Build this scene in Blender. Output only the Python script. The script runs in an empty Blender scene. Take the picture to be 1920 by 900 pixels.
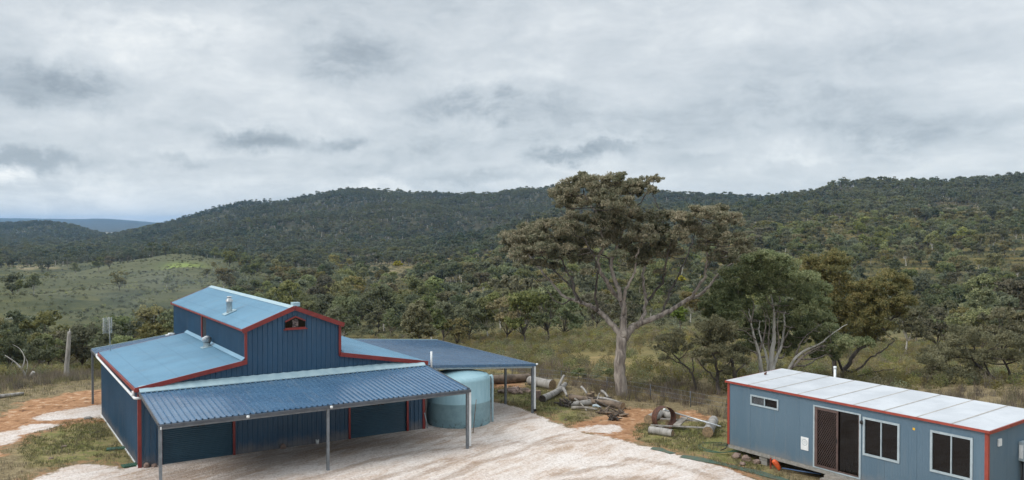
import bpy, bmesh, math, random
import numpy as np
from mathutils import Vector
R = math.radians
rng = np.random.default_rng(7)
random.seed(7)
SC = bpy.context.scene
COL = SC.collection
# ------------------------------------------------------------------ camera
F, HOR, CZ = 1634.0, 421.3, 9.08
PITCH = math.atan((450 - HOR) / F)
cam = bpy.data.objects.new('camera', bpy.data.cameras.new('camera'))
COL.objects.link(cam)
cam.location = (0, 0, CZ)
cam.rotation_euler = (math.pi / 2 - PITCH, 0, 0)
cam.data.sensor_width = 36
cam.data.lens = 36 * F / 1920
cam.data.clip_start = 0.5
cam.data.clip_end = 30000
SC.camera = cam
SC.view_settings.view_transform = 'Standard'
SC.view_settings.look = 'None'
SC.view_settings.exposure = 0.42
SC.view_settings.gamma = 1
SC.view_settings.use_curve_mapping = False
SC.cycles.max_bounces = 6
SC.cycles.volume_bounces = 0
SC.cycles.transparent_max_bounces = 8
SC.cycles.use_adaptive_sampling = True
SC.cycles.adaptive_threshold = 0.01
SC.cycles.use_denoising = True
# ------------------------------------------------------------------ sun
SUN_EL, SUN_AZ = R(42), R(-118)     # azimuth measured from +Y towards +X
sd = Vector((math.sin(SUN_AZ) * math.cos(SUN_EL), math.cos(SUN_AZ) * math.cos(SUN_EL), math.sin(SUN_EL)))
sun = bpy.data.objects.new('sun', bpy.data.lights.new('sun', 'SUN'))
COL.objects.link(sun)
sun.data.energy = 1.5
sun.data.angle = R(24)
sun.data.color = (1.0, 0.96, 0.9)
sun.rotation_euler = sd.to_track_quat('Z', 'Y').to_euler()
# ------------------------------------------------------------------ node helper
class NT:
    def __init__(s, tree): s.t = tree; s.n = tree.nodes; s.l = tree.links
    def node(s, typ, **kw):
        n = s.n.new(typ)
        for k, v in kw.items():
            if k.startswith('_'): continue
            setattr(n, k, v)
        return n
    def set(s, sock, v):
        if v is None: return
        if isinstance(v, bpy.types.NodeSocket): s.l.new(v, sock)
        elif isinstance(v, (int, float)): 
            try: sock.default_value = v
            except TypeError: sock.default_value = (v, v, v)
        else:
            if len(sock.default_value) == 4 and len(v) == 3: v = (*v, 1)
            sock.default_value = v
    def math(s, op, a, b=None, c=None, clamp=False):
        n = s.node('ShaderNodeMath', operation=op); n.use_clamp = clamp
        s.set(n.inputs[0], a); s.set(n.inputs[1], b)
        if c is not None: s.set(n.inputs[2], c)
        return n.outputs[0]
    def vmath(s, op, a, b=None, out=0):
        n = s.node('ShaderNodeVectorMath', operation=op)
        s.set(n.inputs[0], a); s.set(n.inputs[1], b)
        return n.outputs[out]
    def noise(s, vec, scale, detail=4, rough=.55, dist=0.0, out='Fac'):
        n = s.node('ShaderNodeTexNoise'); s.set(n.inputs['Vector'], vec)
        n.inputs['Scale'].default_value = scale; n.inputs['Detail'].default_value = detail
        n.inputs['Roughness'].default_value = rough; n.inputs['Distortion'].default_value = dist
        return n.outputs[out]
    def mix(s, f, a, b, blend='MIX'):
        n = s.node('ShaderNodeMix', data_type='RGBA', blend_type=blend)
        s.set(n.inputs[0], f); s.set(n.inputs[6], a); s.set(n.inputs[7], b)
        return n.outputs[2]
    def ramp(s, f, stops, interp='LINEAR'):
        n = s.node('ShaderNodeValToRGB'); n.color_ramp.interpolation = interp
        e = n.color_ramp.elements
        while len(e) < len(stops): e.new(0.5)
        for k, (p, c) in enumerate(stops):
            e[k].position = p; e[k].color = (*c, 1) if len(c) == 3 else c
        s.set(n.inputs[0], f)
        return n.outputs[0]
    def smooth(s, x, a, b, lo=0., hi=1.):
        n = s.node('ShaderNodeMapRange', interpolation_type='SMOOTHSTEP')
        s.set(n.inputs[0], x); s.set(n.inputs[1], a); s.set(n.inputs[2], b); s.set(n.inputs[3], lo); s.set(n.inputs[4], hi)
        return n.outputs[0]
# ------------------------------------------------------------------ world: overcast sky over a Nishita sky
world = bpy.data.worlds.new('World'); SC.world = world; world.use_nodes = True
w = NT(world.node_tree); w.n.clear()
sky = w.node('ShaderNodeTexSky', sky_type='NISHITA'); sky.sun_disc = False
sky.sun_elevation = SUN_EL; sky.sun_rotation = SUN_AZ; sky.altitude = 600
tc = w.node('ShaderNodeTexCoord').outputs['Generated']
sep = w.node('ShaderNodeSeparateXYZ'); w.l.new(tc, sep.inputs[0])
zc = w.math('ADD', w.math('MAXIMUM', sep.outputs[2], 0.0), 0.17)
cmb = w.node('ShaderNodeCombineXYZ')
w.l.new(w.math('DIVIDE', sep.outputs[0], zc), cmb.inputs[0]); w.l.new(w.math('DIVIDE', sep.outputs[1], zc), cmb.inputs[1])
cmb.inputs[2].default_value = 3.7
pl = cmb.outputs[0]
warp = w.noise(pl, 1.1, 4, .55, out='Color')
plw = w.vmath('ADD', pl, w.vmath('MULTIPLY', warp, (0.8, 0.8, 0)))
n1 = w.noise(plw, 0.95, 9, .58, .15)
t3 = w.vmath('ADD', w.vmath('MULTIPLY', tc, (1, 1, 2.6)), w.vmath('MULTIPLY', w.noise(tc, 5, 4, .5, out='Color'), (.16, .16, .16)))
n2 = w.noise(t3, 5.2, 9, .60, .1)
n3 = w.noise(t3, 17, 7, .62)
nn = w.math('ADD', w.math('MULTIPLY', n1, .36), w.math('ADD', w.math('MULTIPLY', n2, .36), w.math('ADD', w.math('MULTIPLY', n3, .20), w.math('MULTIPLY', w.noise(t3, 46, 6, .65), .08))))
# named darker banks of cloud, placed by direction on the dome (azimuth degrees, elevation degrees, half sizes, depth)
def DIR(u, v):
    az = math.atan((u - 960) / F); el = math.atan((HOR - v) / math.hypot(F, u - 960)); return az, el
def bank(u, v, ru, rv, amt):
    az, el = DIR(u, v)
    c = (math.sin(az) * math.cos(el), math.cos(az) * math.cos(el), math.sin(el))
    off = w.vmath('SUBTRACT', tcw, c)
    sc = w.vmath('MULTIPLY', off, (F / ru, F / ru, F / rv))
    d = w.vmath('LENGTH', sc, out=1)
    return w.math('MULTIPLY', w.smooth(d, 1.25, 0.15), amt)
tcw = w.vmath('ADD', tc, w.vmath('MULTIPLY', w.vmath('SUBTRACT', w.noise(tc, 26, 7, .62, out='Color'), (0.5, 0.5, 0.5)), (0.05, 0.03, 0.05)))
dark = None
for b in [(130, 160, 150, 45, .11), (640, 112, 170, 62, .09), (910, 195, 180, 42, .10), (490, 266, 100, 24, .12), (650, 270, 60, 16, .07),
          (1050, 292, 80, 22, .11), (1120, 285, 110, 18, .07), (1310, 300, 90, 22, .06), (1480, 200, 260, 60, .06), (60, 300, 120, 22, .07), (1700, 240, 260, 30, .05),
          (340, 300, 130, 14, .05), (1650, 100, 300, 40, .04), (880, 330, 240, 16, .05)]:
    k = bank(*b); dark = k if dark is None else w.math('ADD', dark, k)
lite = None
for b in [(15, 325, 60, 22, .16), (110, 365, 260, 45, .10), (600, 345, 300, 28, .07), (1100, 262, 240, 10, .05), (300, 60, 260, 50, .05), (1560, 165, 120, 20, .05), (1890, 240, 80, 22, .05), (460, 235, 80, 8, .06), (1540, 295, 300, 12, .05)]:
    k = bank(*b); lite = k if lite is None else w.math('ADD', lite, k)
dn = w.math('MULTIPLY', dark, w.smooth(n3, .32, .62, .45, 1.25))
dn = w.math('MULTIPLY', dn, 1.7)
nn = w.math('ADD', w.math('SUBTRACT', nn, dn), w.math('MULTIPLY', lite, w.smooth(n3, .35, .65, .3, 1.2)))
ccol = w.ramp(nn, [(.20, (1.9, 2.25, 2.55)), (.35, (3.2, 3.6, 3.95)), (.43, (4.3, 4.7, 5.0)), (.50, (5.0, 5.35, 5.6)), (.57, (5.8, 6.1, 6.25)), (.68, (7.4, 7.5, 7.4))])
hz = w.smooth(sep.outputs[2], .0, .07, .35, 0.)
ccol = w.mix(hz, ccol, (5.3, 5.85, 6.2))
cover = w.mix(0.93, sky.outputs[0], ccol)
zen = w.smooth(sep.outputs[2], .28, .95, 1.0, 2.3)
mul = w.node('ShaderNodeVectorMath', operation='SCALE'); w.l.new(cover, mul.inputs[0]); w.l.new(zen, mul.inputs['Scale'])
bg = w.node('ShaderNodeBackground'); w.l.new(mul.outputs[0], bg.inputs[0]); bg.inputs[1].default_value = 0.104
wo = w.node('ShaderNodeOutputWorld'); w.l.new(bg.outputs[0], wo.inputs[0])
# ------------------------------------------------------------------ pixel -> world
ca, sa = math.cos(PITCH), math.sin(PITCH)
def ray(u, v):
    dx, dz = (u - 960) / F, -(v - 450) / F
    return Vector((dx, ca + dz * sa, -sa + dz * ca))
def atz(u, v, z=0.0):
    r = ray(u, v); t = (z - CZ) / r.z; return Vector((0, 0, CZ)) + r * t
def aty(u, v, y):
    r = ray(u, v); t = y / r.y; return Vector((0, 0, CZ)) + r * t
def px(P):
    z = P[2] - CZ; yc = P[1] * ca - z * sa; zz = P[1] * sa + z * ca
    return 960 + F * P[0] / yc, 450 - F * zz / yc
# ------------------------------------------------------------------ object helpers
def link(o, parent=None):
    COL.objects.link(o)
    if parent is not None: o.parent = parent
    return o
def tag(o, label=None, cat=None, group=None, kind=None):
    if label: o['label'] = label
    if cat: o['category'] = cat
    if group: o['group'] = group
    if kind: o['kind'] = kind
    return o
def empty(name, loc=(0, 0, 0), rz=0.0):
    o = bpy.data.objects.new(name, None); o.empty_display_size = .3
    o.location = loc; o.rotation_euler = (0, 0, rz)
    return link(o)
def npmesh(name, verts, faces, mats, smooth=False, midx=None):
    """verts (n,3) array, faces (m,k) int array, all faces with k corners"""
    verts = np.asarray(verts, np.float32); faces = np.asarray(faces, np.int32)
    me = bpy.data.meshes.new(name)
    me.vertices.add(len(verts)); me.vertices.foreach_set('co', verts.ravel())
    k = faces.shape[1]
    me.loops.add(faces.size); me.loops.foreach_set('vertex_index', faces.ravel())
    me.polygons.add(len(faces)); me.polygons.foreach_set('loop_start', np.arange(len(faces), dtype=np.int32) * k)
    me.polygons.foreach_set('loop_total', np.full(len(faces), k, np.int32))
    if midx is not None: me.polygons.foreach_set('material_index', np.asarray(midx, np.int32))
    if smooth: me.polygons.foreach_set('use_smooth', np.ones(len(faces), bool))
    for m in (mats if isinstance(mats, (list, tuple)) else [mats]): me.materials.append(m)
    me.update(calc_edges=True); me.validate()
    return me
class MB:
    def __init__(s): s.v = []; s.f = []; s.sm = []
    def add(s, vs, fs, smooth=False):
        n = len(s.v); s.v += [tuple(x) for x in vs]; s.f += [tuple(i + n for i in f) for f in fs]; s.sm += [smooth] * len(fs)
        return s
    def box(s, lo, hi):
        x0, y0, z0 = lo; x1, y1, z1 = hi
        return s.add([(x0, y0, z0), (x1, y0, z0), (x1, y1, z0), (x0, y1, z0), (x0, y0, z1), (x1, y0, z1), (x1, y1, z1), (x0, y1, z1)],
                     [(0, 3, 2, 1), (4, 5, 6, 7), (0, 1, 5, 4), (1, 2, 6, 5), (2, 3, 7, 6), (3, 0, 4, 7)])
    def bevbox(s, lo, hi, b=.01):
        x0, y0, z0 = lo; x1, y1, z1 = hi
        bm = bmesh.new(); bmesh.ops.create_cube(bm, size=1)
        for v in bm.verts: v.co = Vector((x0 + (v.co.x + .5) * (x1 - x0), y0 + (v.co.y + .5) * (y1 - y0), z0 + (v.co.z + .5) * (z1 - z0)))
        bmesh.ops.bevel(bm, geom=bm.edges[:], offset=b, segments=2, affect='EDGES')
        s.add([v.co[:] for v in bm.verts], [[v.index for v in f.verts] for f in bm.faces]); bm.free(); return s
    def bar(s, p, q, wd, hh, up=(0, 0, 1), off=(0, 0, 0)):
        """box section bar from p to q, wd wide, hh high"""
        p = Vector(p) + Vector(off); q = Vector(q) + Vector(off); d = (q - p).normalized(); up = Vector(up)
        sd_ = d.cross(up).normalized(); u2 = sd_.cross(d).normalized()
        a, b = sd_ * wd / 2, u2 * hh / 2
        return s.add([p - a - b, p + a - b, p + a + b, p - a + b, q - a - b, q + a - b, q + a + b, q - a + b],
                     [(0, 3, 2, 1), (4, 5, 6, 7), (0, 1, 5, 4), (1, 2, 6, 5), (2, 3, 7, 6), (3, 0, 4, 7)])
    def tube(s, pts, rad, n=10, cap=True, wob=0.0, smooth=True, seed=0):
        pts = [Vector(p) for p in pts]
        if not hasattr(rad, '__len__'): rad = [rad] * len(pts)
        rr = random.Random(seed)
        base = len(s.v); ref = None
        for i, p in enumerate(pts):
            d = (pts[min(i + 1, len(pts) - 1)] - pts[max(i - 1, 0)])
            d = d.normalized() if d.length > 1e-9 else Vector((0, 0, 1))
            if ref is None: ref = Vector((1, 0, 0)) if abs(d.x) < .8 else Vector((0, 1, 0))
            a = (ref - d * ref.dot(d)).normalized(); ref = a; b = d.cross(a)
            for k in range(n):
                t = 2 * math.pi * k / n; r_ = rad[i] * (1 + wob * (rr.random() - .5) * 2)
                s.v.append(tuple(p + a * math.cos(t) * r_ + b * math.sin(t) * r_))
        for i in range(len(pts) - 1):
            for k in range(n):
                k2 = (k + 1) % n
                s.f.append((base + i * n + k, base + i * n + k2, base + (i + 1) * n + k2, base + (i + 1) * n + k)); s.sm.append(smooth)
        if cap:
            s.f.append(tuple(base + k for k in reversed(range(n)))); s.sm.append(False)
            e = base + (len(pts) - 1) * n; s.f.append(tuple(e + k for k in range(n))); s.sm.append(False)
        return s
    def lathe(s, prof, c=(0, 0, 0), n=32, smooth=True):
        base = len(s.v)
        for r_, z in prof:
            for k in range(n):
                t = 2 * math.pi * k / n; s.v.append((c[0] + r_ * math.cos(t), c[1] + r_ * math.sin(t), c[2] + z))
        for i in range(len(prof) - 1):
            for k in range(n):
                k2 = (k + 1) % n; s.f.append((base + i * n + k, base + i * n + k2, base + (i + 1) * n + k2, base + (i + 1) * n + k)); s.sm.append(smooth)
        return s
    def build(s, name, mat, parent=None):
        me = bpy.data.meshes.new(name); me.from_pydata(s.v, [], s.f)
        me.polygons.foreach_set('use_smooth', s.sm); me.materials.append(mat); me.update()
        return link(bpy.data.objects.new(name, me), parent)
def catmull(pts, k=4):
    pts = [Vector(p) for p in pts]
    if len(pts) < 3: return [pts[0].lerp(pts[-1], i / k) for i in range(k + 1)]
    out = []
    for i in range(len(pts) - 1):
        p0, p1, p2, p3 = pts[max(i - 1, 0)], pts[i], pts[i + 1], pts[min(i + 2, len(pts) - 1)]
        for j in range(k):
            t = j / k
            out.append(.5 * ((2 * p1) + (p2 - p0) * t + (2 * p0 - 5 * p1 + 4 * p2 - p3) * t * t + (3 * p1 - p0 - 3 * p2 + p3) * t ** 3))
    out.append(pts[-1]); return out
# ------------------------------------------------------------------ materials
def material(name):
    m = bpy.data.materials.new(name); m.use_nodes = True; t = NT(m.node_tree); t.n.clear()
    p = t.node('ShaderNodeBsdfPrincipled'); o = t.node('ShaderNodeOutputMaterial'); t.l.new(p.outputs[0], o.inputs[0])
    t.p = p; t.obj = t.node('ShaderNodeTexCoord').outputs['Object']; return m, t
def bump(t, h, s=.3, d=.02):
    b = t.node('ShaderNodeBump'); b.inputs['Strength'].default_value = s; b.inputs['Distance'].default_value = d
    t.l.new(h, b.inputs['Height']); t.l.new(b.outputs[0], t.p.inputs['Normal'])
def surf(name, col, col2=None, scale=2.0, rough=.5, metal=0., bmp=0., bscale=20, spec=.5, stretch=(1, 1, 1), dist=.3, lo=.35, hi=.65, screws=None, dust=0., rvar=.08):
    m, t = material(name); vec = t.vmath('MULTIPLY', t.obj, stretch)
    col2 = col2 or tuple(c * .8 for c in col)
    n = t.noise(vec, scale, 6, .6, dist)
    c_ = t.mix(t.smooth(n, lo, hi), col2, col)
    sp_ = t.node('ShaderNodeSeparateXYZ'); t.l.new(t.obj, sp_.inputs[0])
    if screws:   # rows of screws along the purlins, with a little grime held behind them
        ax, per = screws; f_ = t.math('ABSOLUTE', t.math('SUBTRACT', t.math('FRACT', t.math('DIVIDE', sp_.outputs[ax], per)), .5))
        c_ = t.mix(t.math('MULTIPLY', t.smooth(f_, .022, .008), .30), c_, tuple(q * .5 for q in col2))
        lp = t.math('ABSOLUTE', t.math('SUBTRACT', t.math('FRACT', t.math('DIVIDE', sp_.outputs[1 - ax], .812)), .5))
        c_ = t.mix(t.math('MULTIPLY', t.smooth(lp, .02, .006), .22), c_, tuple(q * .5 for q in col2))
        run = t.noise(t.vmath('MULTIPLY', t.obj, (.35, 5, 1) if ax == 0 else (5, .35, 1)), 1.6, 5, .65)
        c_ = t.mix(t.smooth(run, .52, .75, 0, .28), c_, (.30, .30, .29))
    if dust:     # dust splashed up from the ground
        dn_ = t.noise(t.vmath('MULTIPLY', t.obj, (1, 1, .6)), 2.6, 6, .7)
        hh_ = t.math('ADD', sp_.outputs[2], t.math('MULTIPLY', t.math('SUBTRACT', dn_, .5), .9))
        c_ = t.mix(t.smooth(hh_, .55, -.05, 0, dust), c_, (.30, .235, .18))
        vs_ = t.noise(t.vmath('MULTIPLY', t.obj, (4, 4, .25)), 2.0, 5, .65); c_ = t.mix(t.smooth(vs_, .5, .75, 0, .16), c_, (.22, .22, .21))
    t.l.new(c_, t.p.inputs['Base Color'])
    n2 = t.noise(vec, scale * 3, 3, .5)
    t.l.new(t.smooth(n2, .3, .7, max(rough - rvar, 0), min(rough + rvar, 1)), t.p.inputs['Roughness'])
    t.p.inputs['Metallic'].default_value = metal; t.p.inputs['Specular IOR Level'].default_value = spec
    if bmp: bump(t, t.noise(vec, bscale, 5, .6), .6, bmp)
    return m
M = {}
M['wall'] = surf('navy_steel', (.020, .073, .138), (.017, .061, .117), .7, .42, dust=.45, rvar=.04)
M['roof'] = surf('light_blue_steel', (.175, .335, .455), (.15, .29, .40), .5, .38, screws=(0, .95), rvar=.03)
M['awn'] = surf('steel_blue_roofing', (.066, .140, .235), (.054, .116, .20), .8, .27, spec=1.0, screws=(1, 1.0), rvar=.03)
M['red'] = surf('dark_red_trim', (.24, .028, .022), (.18, .02, .018), 2, .4)
M['door'] = surf('roller_door_blue', (.028, .075, .112), (.022, .060, .092), .6, .45)
M['flash'] = surf('pale_blue_flashing', (.34, .46, .50), (.28, .40, .45), 3, .4)
M['grey'] = surf('charcoal_steel', (.075, .085, .10), (.055, .063, .075), 3, .4)
M['post'] = surf('galvanised_grey', (.20, .22, .24), (.15, .165, .18), 5, .45, metal=.3)
M['white'] = surf('white_pvc', (.72, .74, .74), (.6, .62, .62), 3, .4)
M['galv'] = surf('bright_galvanised', (.55, .57, .58), (.38, .40, .41), 9, .35, metal=.6)
M['tank'] = None
M['dark'] = surf('dark_interior', (.012, .013, .015), None, 3, .7)
M['cab'] = surf('slate_blue_panel', (.092, .150, .200), (.080, .135, .184), .8, .5, stretch=(1, 1, .25), dust=.35)
M['cabroof'] = surf('white_roof_panel', (.50, .52, .545), (.42, .44, .465), .7, .5, bmp=.002, bscale=3)
M['cabred'] = surf('rust_red_trim', (.30, .052, .032), (.24, .04, .025), 3, .45)
M['frame'] = surf('grey_blue_aluminium', (.36, .43, .46), (.30, .36, .39), 4, .4)
M['brown'] = surf('bronze_aluminium', (.105, .068, .060), (.08, .052, .046), 4, .4)
M['seam'] = surf('weathered_sealant', (.38, .36, .33), (.27, .25, .225), 7, .8)
M['wood'] = surf('weathered_grey_wood', (.30, .275, .24), (.15, .13, .11), 3, .85, bmp=.02, bscale=9, stretch=(1, 1, 1))
M['woodb'] = surf('brown_wood', (.20, .15, .11), (.08, .06, .045), 3, .9, bmp=.02, bscale=9)
M['wooddark'] = surf('charred_wood', (.07, .055, .045), (.03, .025, .02), 5, .9, bmp=.03, bscale=8)
M['cut'] = surf('cut_timber_end', (.30, .21, .12), (.17, .12, .075), 12, .9)
M['rust'] = surf('rusted_steel', (.115, .045, .025), (.055, .025, .018), 6, .8, bmp=.004, bscale=20)
M['stone'] = surf('pinkish_stone', (.30, .22, .18), (.16, .11, .09), 5, .95, bmp=.02, bscale=9)
M['block'] = surf('concrete_block', (.28, .27, .25), (.20, .19, .17), 8, .9, bmp=.004, bscale=30)
M['green'] = surf('green_plastic', (.03, .10, .06), (.022, .07, .045), 6, .5)
M['mat'] = surf('green_shade_cloth', (.05, .10, .075), (.10, .10, .065), 5, .9)
M['orange'] = surf('orange_plastic', (.75, .12, .03), (.5, .08, .02), 5, .5)
M['yellow'] = surf('yellow_sticker', (.85, .5, .02), None, 5, .5)
M['black'] = surf('black_plastic', (.015, .015, .016), None, 5, .5)
M['bluepipe'] = surf('blue_pipe', (.07, .13, .25), None, 5, .5)
def glass(name, tint=(.004, .0032, .003), rough=.03):
    m, t = material(name); t.p.inputs['Base Color'].default_value = (*tint, 1); t.p.inputs['Roughness'].default_value = rough
    t.p.inputs['Specular IOR Level'].default_value = .30
    bump(t, t.noise(t.obj, 1.1, 2, .5), .15, .02)
    return m
M['glass'] = glass('dark_window_glass')
M['panewhite'] = surf('faded_gable_glass', (.20, .15, .13), (.03, .02, .02), 9, .3, lo=.45, hi=.55)
def tankmat():
    m, t = material('pale_blue_poly_tank')
    sp = t.node('ShaderNodeSeparateXYZ'); t.l.new(t.obj, sp.inputs[0])
    st_ = t.noise(t.vmath('MULTIPLY', t.obj, (3, 3, .5)), 2.2, 5, .6)
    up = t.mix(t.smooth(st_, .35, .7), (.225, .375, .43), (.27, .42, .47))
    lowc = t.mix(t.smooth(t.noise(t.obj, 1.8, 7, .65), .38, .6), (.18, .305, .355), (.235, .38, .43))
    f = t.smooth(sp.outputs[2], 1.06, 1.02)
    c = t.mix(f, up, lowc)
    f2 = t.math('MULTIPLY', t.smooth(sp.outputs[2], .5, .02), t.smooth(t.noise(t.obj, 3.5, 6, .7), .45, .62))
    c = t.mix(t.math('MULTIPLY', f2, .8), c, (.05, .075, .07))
    t.l.new(c, t.p.inputs['Base Color']); t.p.inputs['Roughness'].default_value = .42
    return m
M['tank'] = tankmat()
def barkmat(name, a, b, c, scale=3.0):
    m, t = material(name)
    v = t.vmath('MULTIPLY', t.obj, (1.6, 1.6, .35))
    n = t.noise(v, scale, 6, .62, .4)
    col = t.ramp(n, [(.33, c), (.46, b), (.60, a)])
    t.l.new(col, t.p.inputs['Base Color']); t.p.inputs['Roughness'].default_value = .9
    bump(t, n, .6, .03); return m
M['bark_gum'] = barkmat('pale_grey_gum_bark', (.36, .31, .265), (.22, .185, .16), (.085, .07, .06))
M['bark_white'] = barkmat('white_gum_bark', (.66, .63, .58), (.54, .51, .46), (.25, .225, .195))
M['bark_dark'] = barkmat('dark_rough_bark', (.12, .10, .085), (.07, .058, .05), (.035, .03, .026))
M['bark_dead'] = barkmat('silver_dead_wood', (.34, .32, .295), (.25, .235, .215), (.13, .118, .105))
def leafmat(name, a, b, c, by_object=True, var=1.0):
    """leaf colours a, b, c: clump to clump, leaf to leaf, and tree to tree"""
    m, t = material(name)
    geo = t.node('ShaderNodeNewGeometry')
    rnd = geo.outputs['Random Per Island']
    n = t.noise(t.obj, .9, 3, .6)
    x = t.math('ADD', t.math('MULTIPLY', n, .75), t.math('MULTIPLY', rnd, .3))
    col = t.ramp(x, [(.32, a), (.52, b), (.70, c)])
    oi = t.node('ShaderNodeObjectInfo')
    if by_object:   # stands of lighter and greyer trees across the country
        wp = t.noise(oi.outputs['Location'], .0075, 4, .6); col = t.mix(1.0, col, t.ramp(wp, [(.38, (.72, .80, .80)), (.5, (1., 1., 1.)), (.62, (1.18, 1.14, 1.0))]), 'MULTIPLY')
    hsv = t.node('ShaderNodeHueSaturation')
    t.l.new(col, hsv.inputs['Color'])
    if by_object:
        t.l.new(t.math('MULTIPLY_ADD', oi.outputs['Random'], .032, .486), hsv.inputs['Hue'])
        r2 = t.math('FRACT', t.math('MULTIPLY', oi.outputs['Random'], 17.31))
        t.l.new(t.math('MULTIPLY_ADD', r2, .75 * var, 1 - .38 * var), hsv.inputs['Value'])
        r3 = t.math('FRACT', t.math('MULTIPLY', oi.outputs['Random'], 51.7))
        t.l.new(t.math('MULTIPLY_ADD', r3, .5, .7), hsv.inputs['Saturation'])
    t.l.new(hsv.outputs[0], t.p.inputs['Base Color'])
    t.p.inputs['Roughness'].default_value = .6; t.p.inputs['Specular IOR Level'].default_value = .3
    tr = t.node('ShaderNodeBsdfTranslucent'); t.l.new(hsv.outputs[0], tr.inputs[0]); ms = t.node('ShaderNodeMixShader'); ms.inputs[0].default_value = .48
    t.l.new(t.p.outputs[0], ms.inputs[1]); t.l.new(tr.outputs[0], ms.inputs[2])
    out_ = [n_ for n_ in t.n if n_.type == 'OUTPUT_MATERIAL'][0]; t.l.new(ms.outputs[0], out_.inputs[0])
    return m
M['leaf_big'] = leafmat('gum_leaves_grey_brown', (0.1301, 0.1428, 0.0807), (0.2397, 0.2309, 0.1497), (0.4247, 0.364, 0.2538), False)
M['leaf_green'] = leafmat('gum_leaves_green', (0.1248, 0.156, 0.0718), (0.2262, 0.2574, 0.1217), (0.39, 0.3978, 0.2184), False)
M['leaf_rust'] = leafmat('leaves_olive_rust', (0.1178, 0.1266, 0.053), (0.2208, 0.2091, 0.0853), (0.3386, 0.2723, 0.1104), False)
M['leaf_dull'] = leafmat('leaves_dull_olive', (0.1122, 0.115, 0.0674), (0.2104, 0.2034, 0.115), (0.3227, 0.3016, 0.1824), False)
M['leaf_a'] = leafmat('forest_leaves_olive', (0.1109, 0.1276, 0.0574), (0.1974, 0.2161, 0.0957), (0.3223, 0.3192, 0.1532))
M['leaf_b'] = leafmat('forest_leaves_blue_grey', (0.0938, 0.1104, 0.0616), (0.1592, 0.1794, 0.1027), (0.2559, 0.2622, 0.1604))
M['leaf_c'] = leafmat('forest_leaves_brown', (0.1165, 0.1135, 0.0581), (0.2105, 0.1947, 0.0954), (0.3194, 0.2737, 0.1452))
M['leaf_d'] = leafmat('low_scrub_leaves', (.050, .055, .030), (.080, .084, .046), (.125, .12, .07))
M['leaf_fa'] = leafmat('distant_leaves_olive', (0.0995, 0.1073, 0.0579), (0.1592, 0.1653, 0.0883), (0.2416, 0.2392, 0.137), var=.45)
M['leaf_fb'] = leafmat('distant_leaves_grey_green', (0.0938, 0.1131, 0.0731), (0.1535, 0.1711, 0.1127), (0.2345, 0.2465, 0.1675), var=.45)
M['leaf_fc'] = leafmat('distant_leaves_brown_olive', (0.108, 0.1015, 0.0579), (0.1734, 0.1566, 0.0883), (0.2558, 0.2175, 0.1294), var=.45)
M['leaf_y'] = leafmat('wattle_blossom', (.16, .17, .03), (.42, .38, .04), (.62, .52, .05), False)
M['leaf_lime'] = leafmat('lime_green_leaves', (.08, .12, .02), (.15, .20, .04), (.22, .27, .06), False)
M['dry'] = leafmat('dry_purple_brown_stalks', (.13, .10, .075), (.23, .18, .14), (.34, .27, .20))
M['straw'] = leafmat('straw_grass', (.16, .135, .06), (.25, .21, .10), (.34, .29, .16))
M['grass'] = leafmat('short_green_grass', (.095, .10, .035), (.16, .16, .06), (.25, .22, .10))
M['heath'] = leafmat('heath_bush_leaves', (.135, .125, .048), (.225, .20, .08), (.33, .29, .13))
# ------------------------------------------------------------------ terrain heights
_U = [-300, 0, 100, 200, 350, 500, 640, 750, 850, 950, 1050, 1150, 1250, 1350, 1500, 1700, 1920, 2300]
_T = {  # distance: picture rows (>200) or heights (<100) of the bare ground for each bearing
 46: ('z', [0] * 18),
 60: ('z', [-1.3, -1.3, -1.3, -1.3, -1.3, -1.1, -1.0, -1.0, -1., -.9, -.8, -.7, -.8, -1.0, -1.5, -1.8, -2, -2]),
 90: ('z', [-6.5, -6.5, -6.5, -6.3, -6, -5.5, -5, -4.8, -4.5, -4.0, -3.5, -3.2, -3.2, -3.6, -4.2, -4.6, -5, -5]),
 130: ('z', [-10, -10, -10, -10, -9.5, -9, -8.6, -8.3, -8, -7.6, -7.2, -7, -7.2, -7.8, -9, -9, -9, -9]),
 200: ('v', [622, 622, 620, 618, 615, 612, 608, 602, 598, 596, 594, 592, 592, 590, 590, 592, 594, 594]),
 300: ('v', [580, 578, 577, 574, 566, 562, 560, 556, 552, 546, 541, 536, 532, 530, 522, 520, 525, 525]),
 450: ('v', [538, 536, 536, 531, 518, 522, 522, 518, 510, 500, 490, 482, 475, 466, 452, 444, 444, 446]),
 650: ('v', [507, 506, 503, 499, 493, 502, 497, 490, 478, 460, 438, 428, 423, 416, 405, 395, 392, 392]),
 950: ('v', [485, 484, 484, 482, 482, 478, 470, 462, 448, 428, 408, 400, 402, 402, 386, 381, 368, 354]),
 1200: ('v', [477, 476, 476, 472, 456, 446, 432, 430, 426, 420, 410, 398, 396, 398, 388, 384, 378, 370]),
 1800: ('v', [456, 455, 452, 452, 414, 392, 376, 382, 386, 377, 368, 372, 388, 398, 400, 392, 392, 392]),
 2300: ('v', [428, 425, 418, 450, 430, 405, 390, 392, 395, 392, 392, 395, 400, 404, 406, 406, 406, 406]),
 3200: ('v', [440, 440, 440, 441, 440, 436, 430, 426, 424, 422, 422, 422, 422, 422, 422, 422, 422, 422]),
 6000: ('v', [431, 431, 431, 431, 431, 430, 428, 426, 424, 422, 422, 422, 422, 422, 422, 422, 422, 422]),
 9500: ('v', [409, 408, 411, 409, 421, 420, 420, 420, 420, 420, 420, 420, 420, 420, 420, 420, 420, 420]),
 12500: ('v', [421] * 18)}
_Y = sorted(_T)
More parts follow.
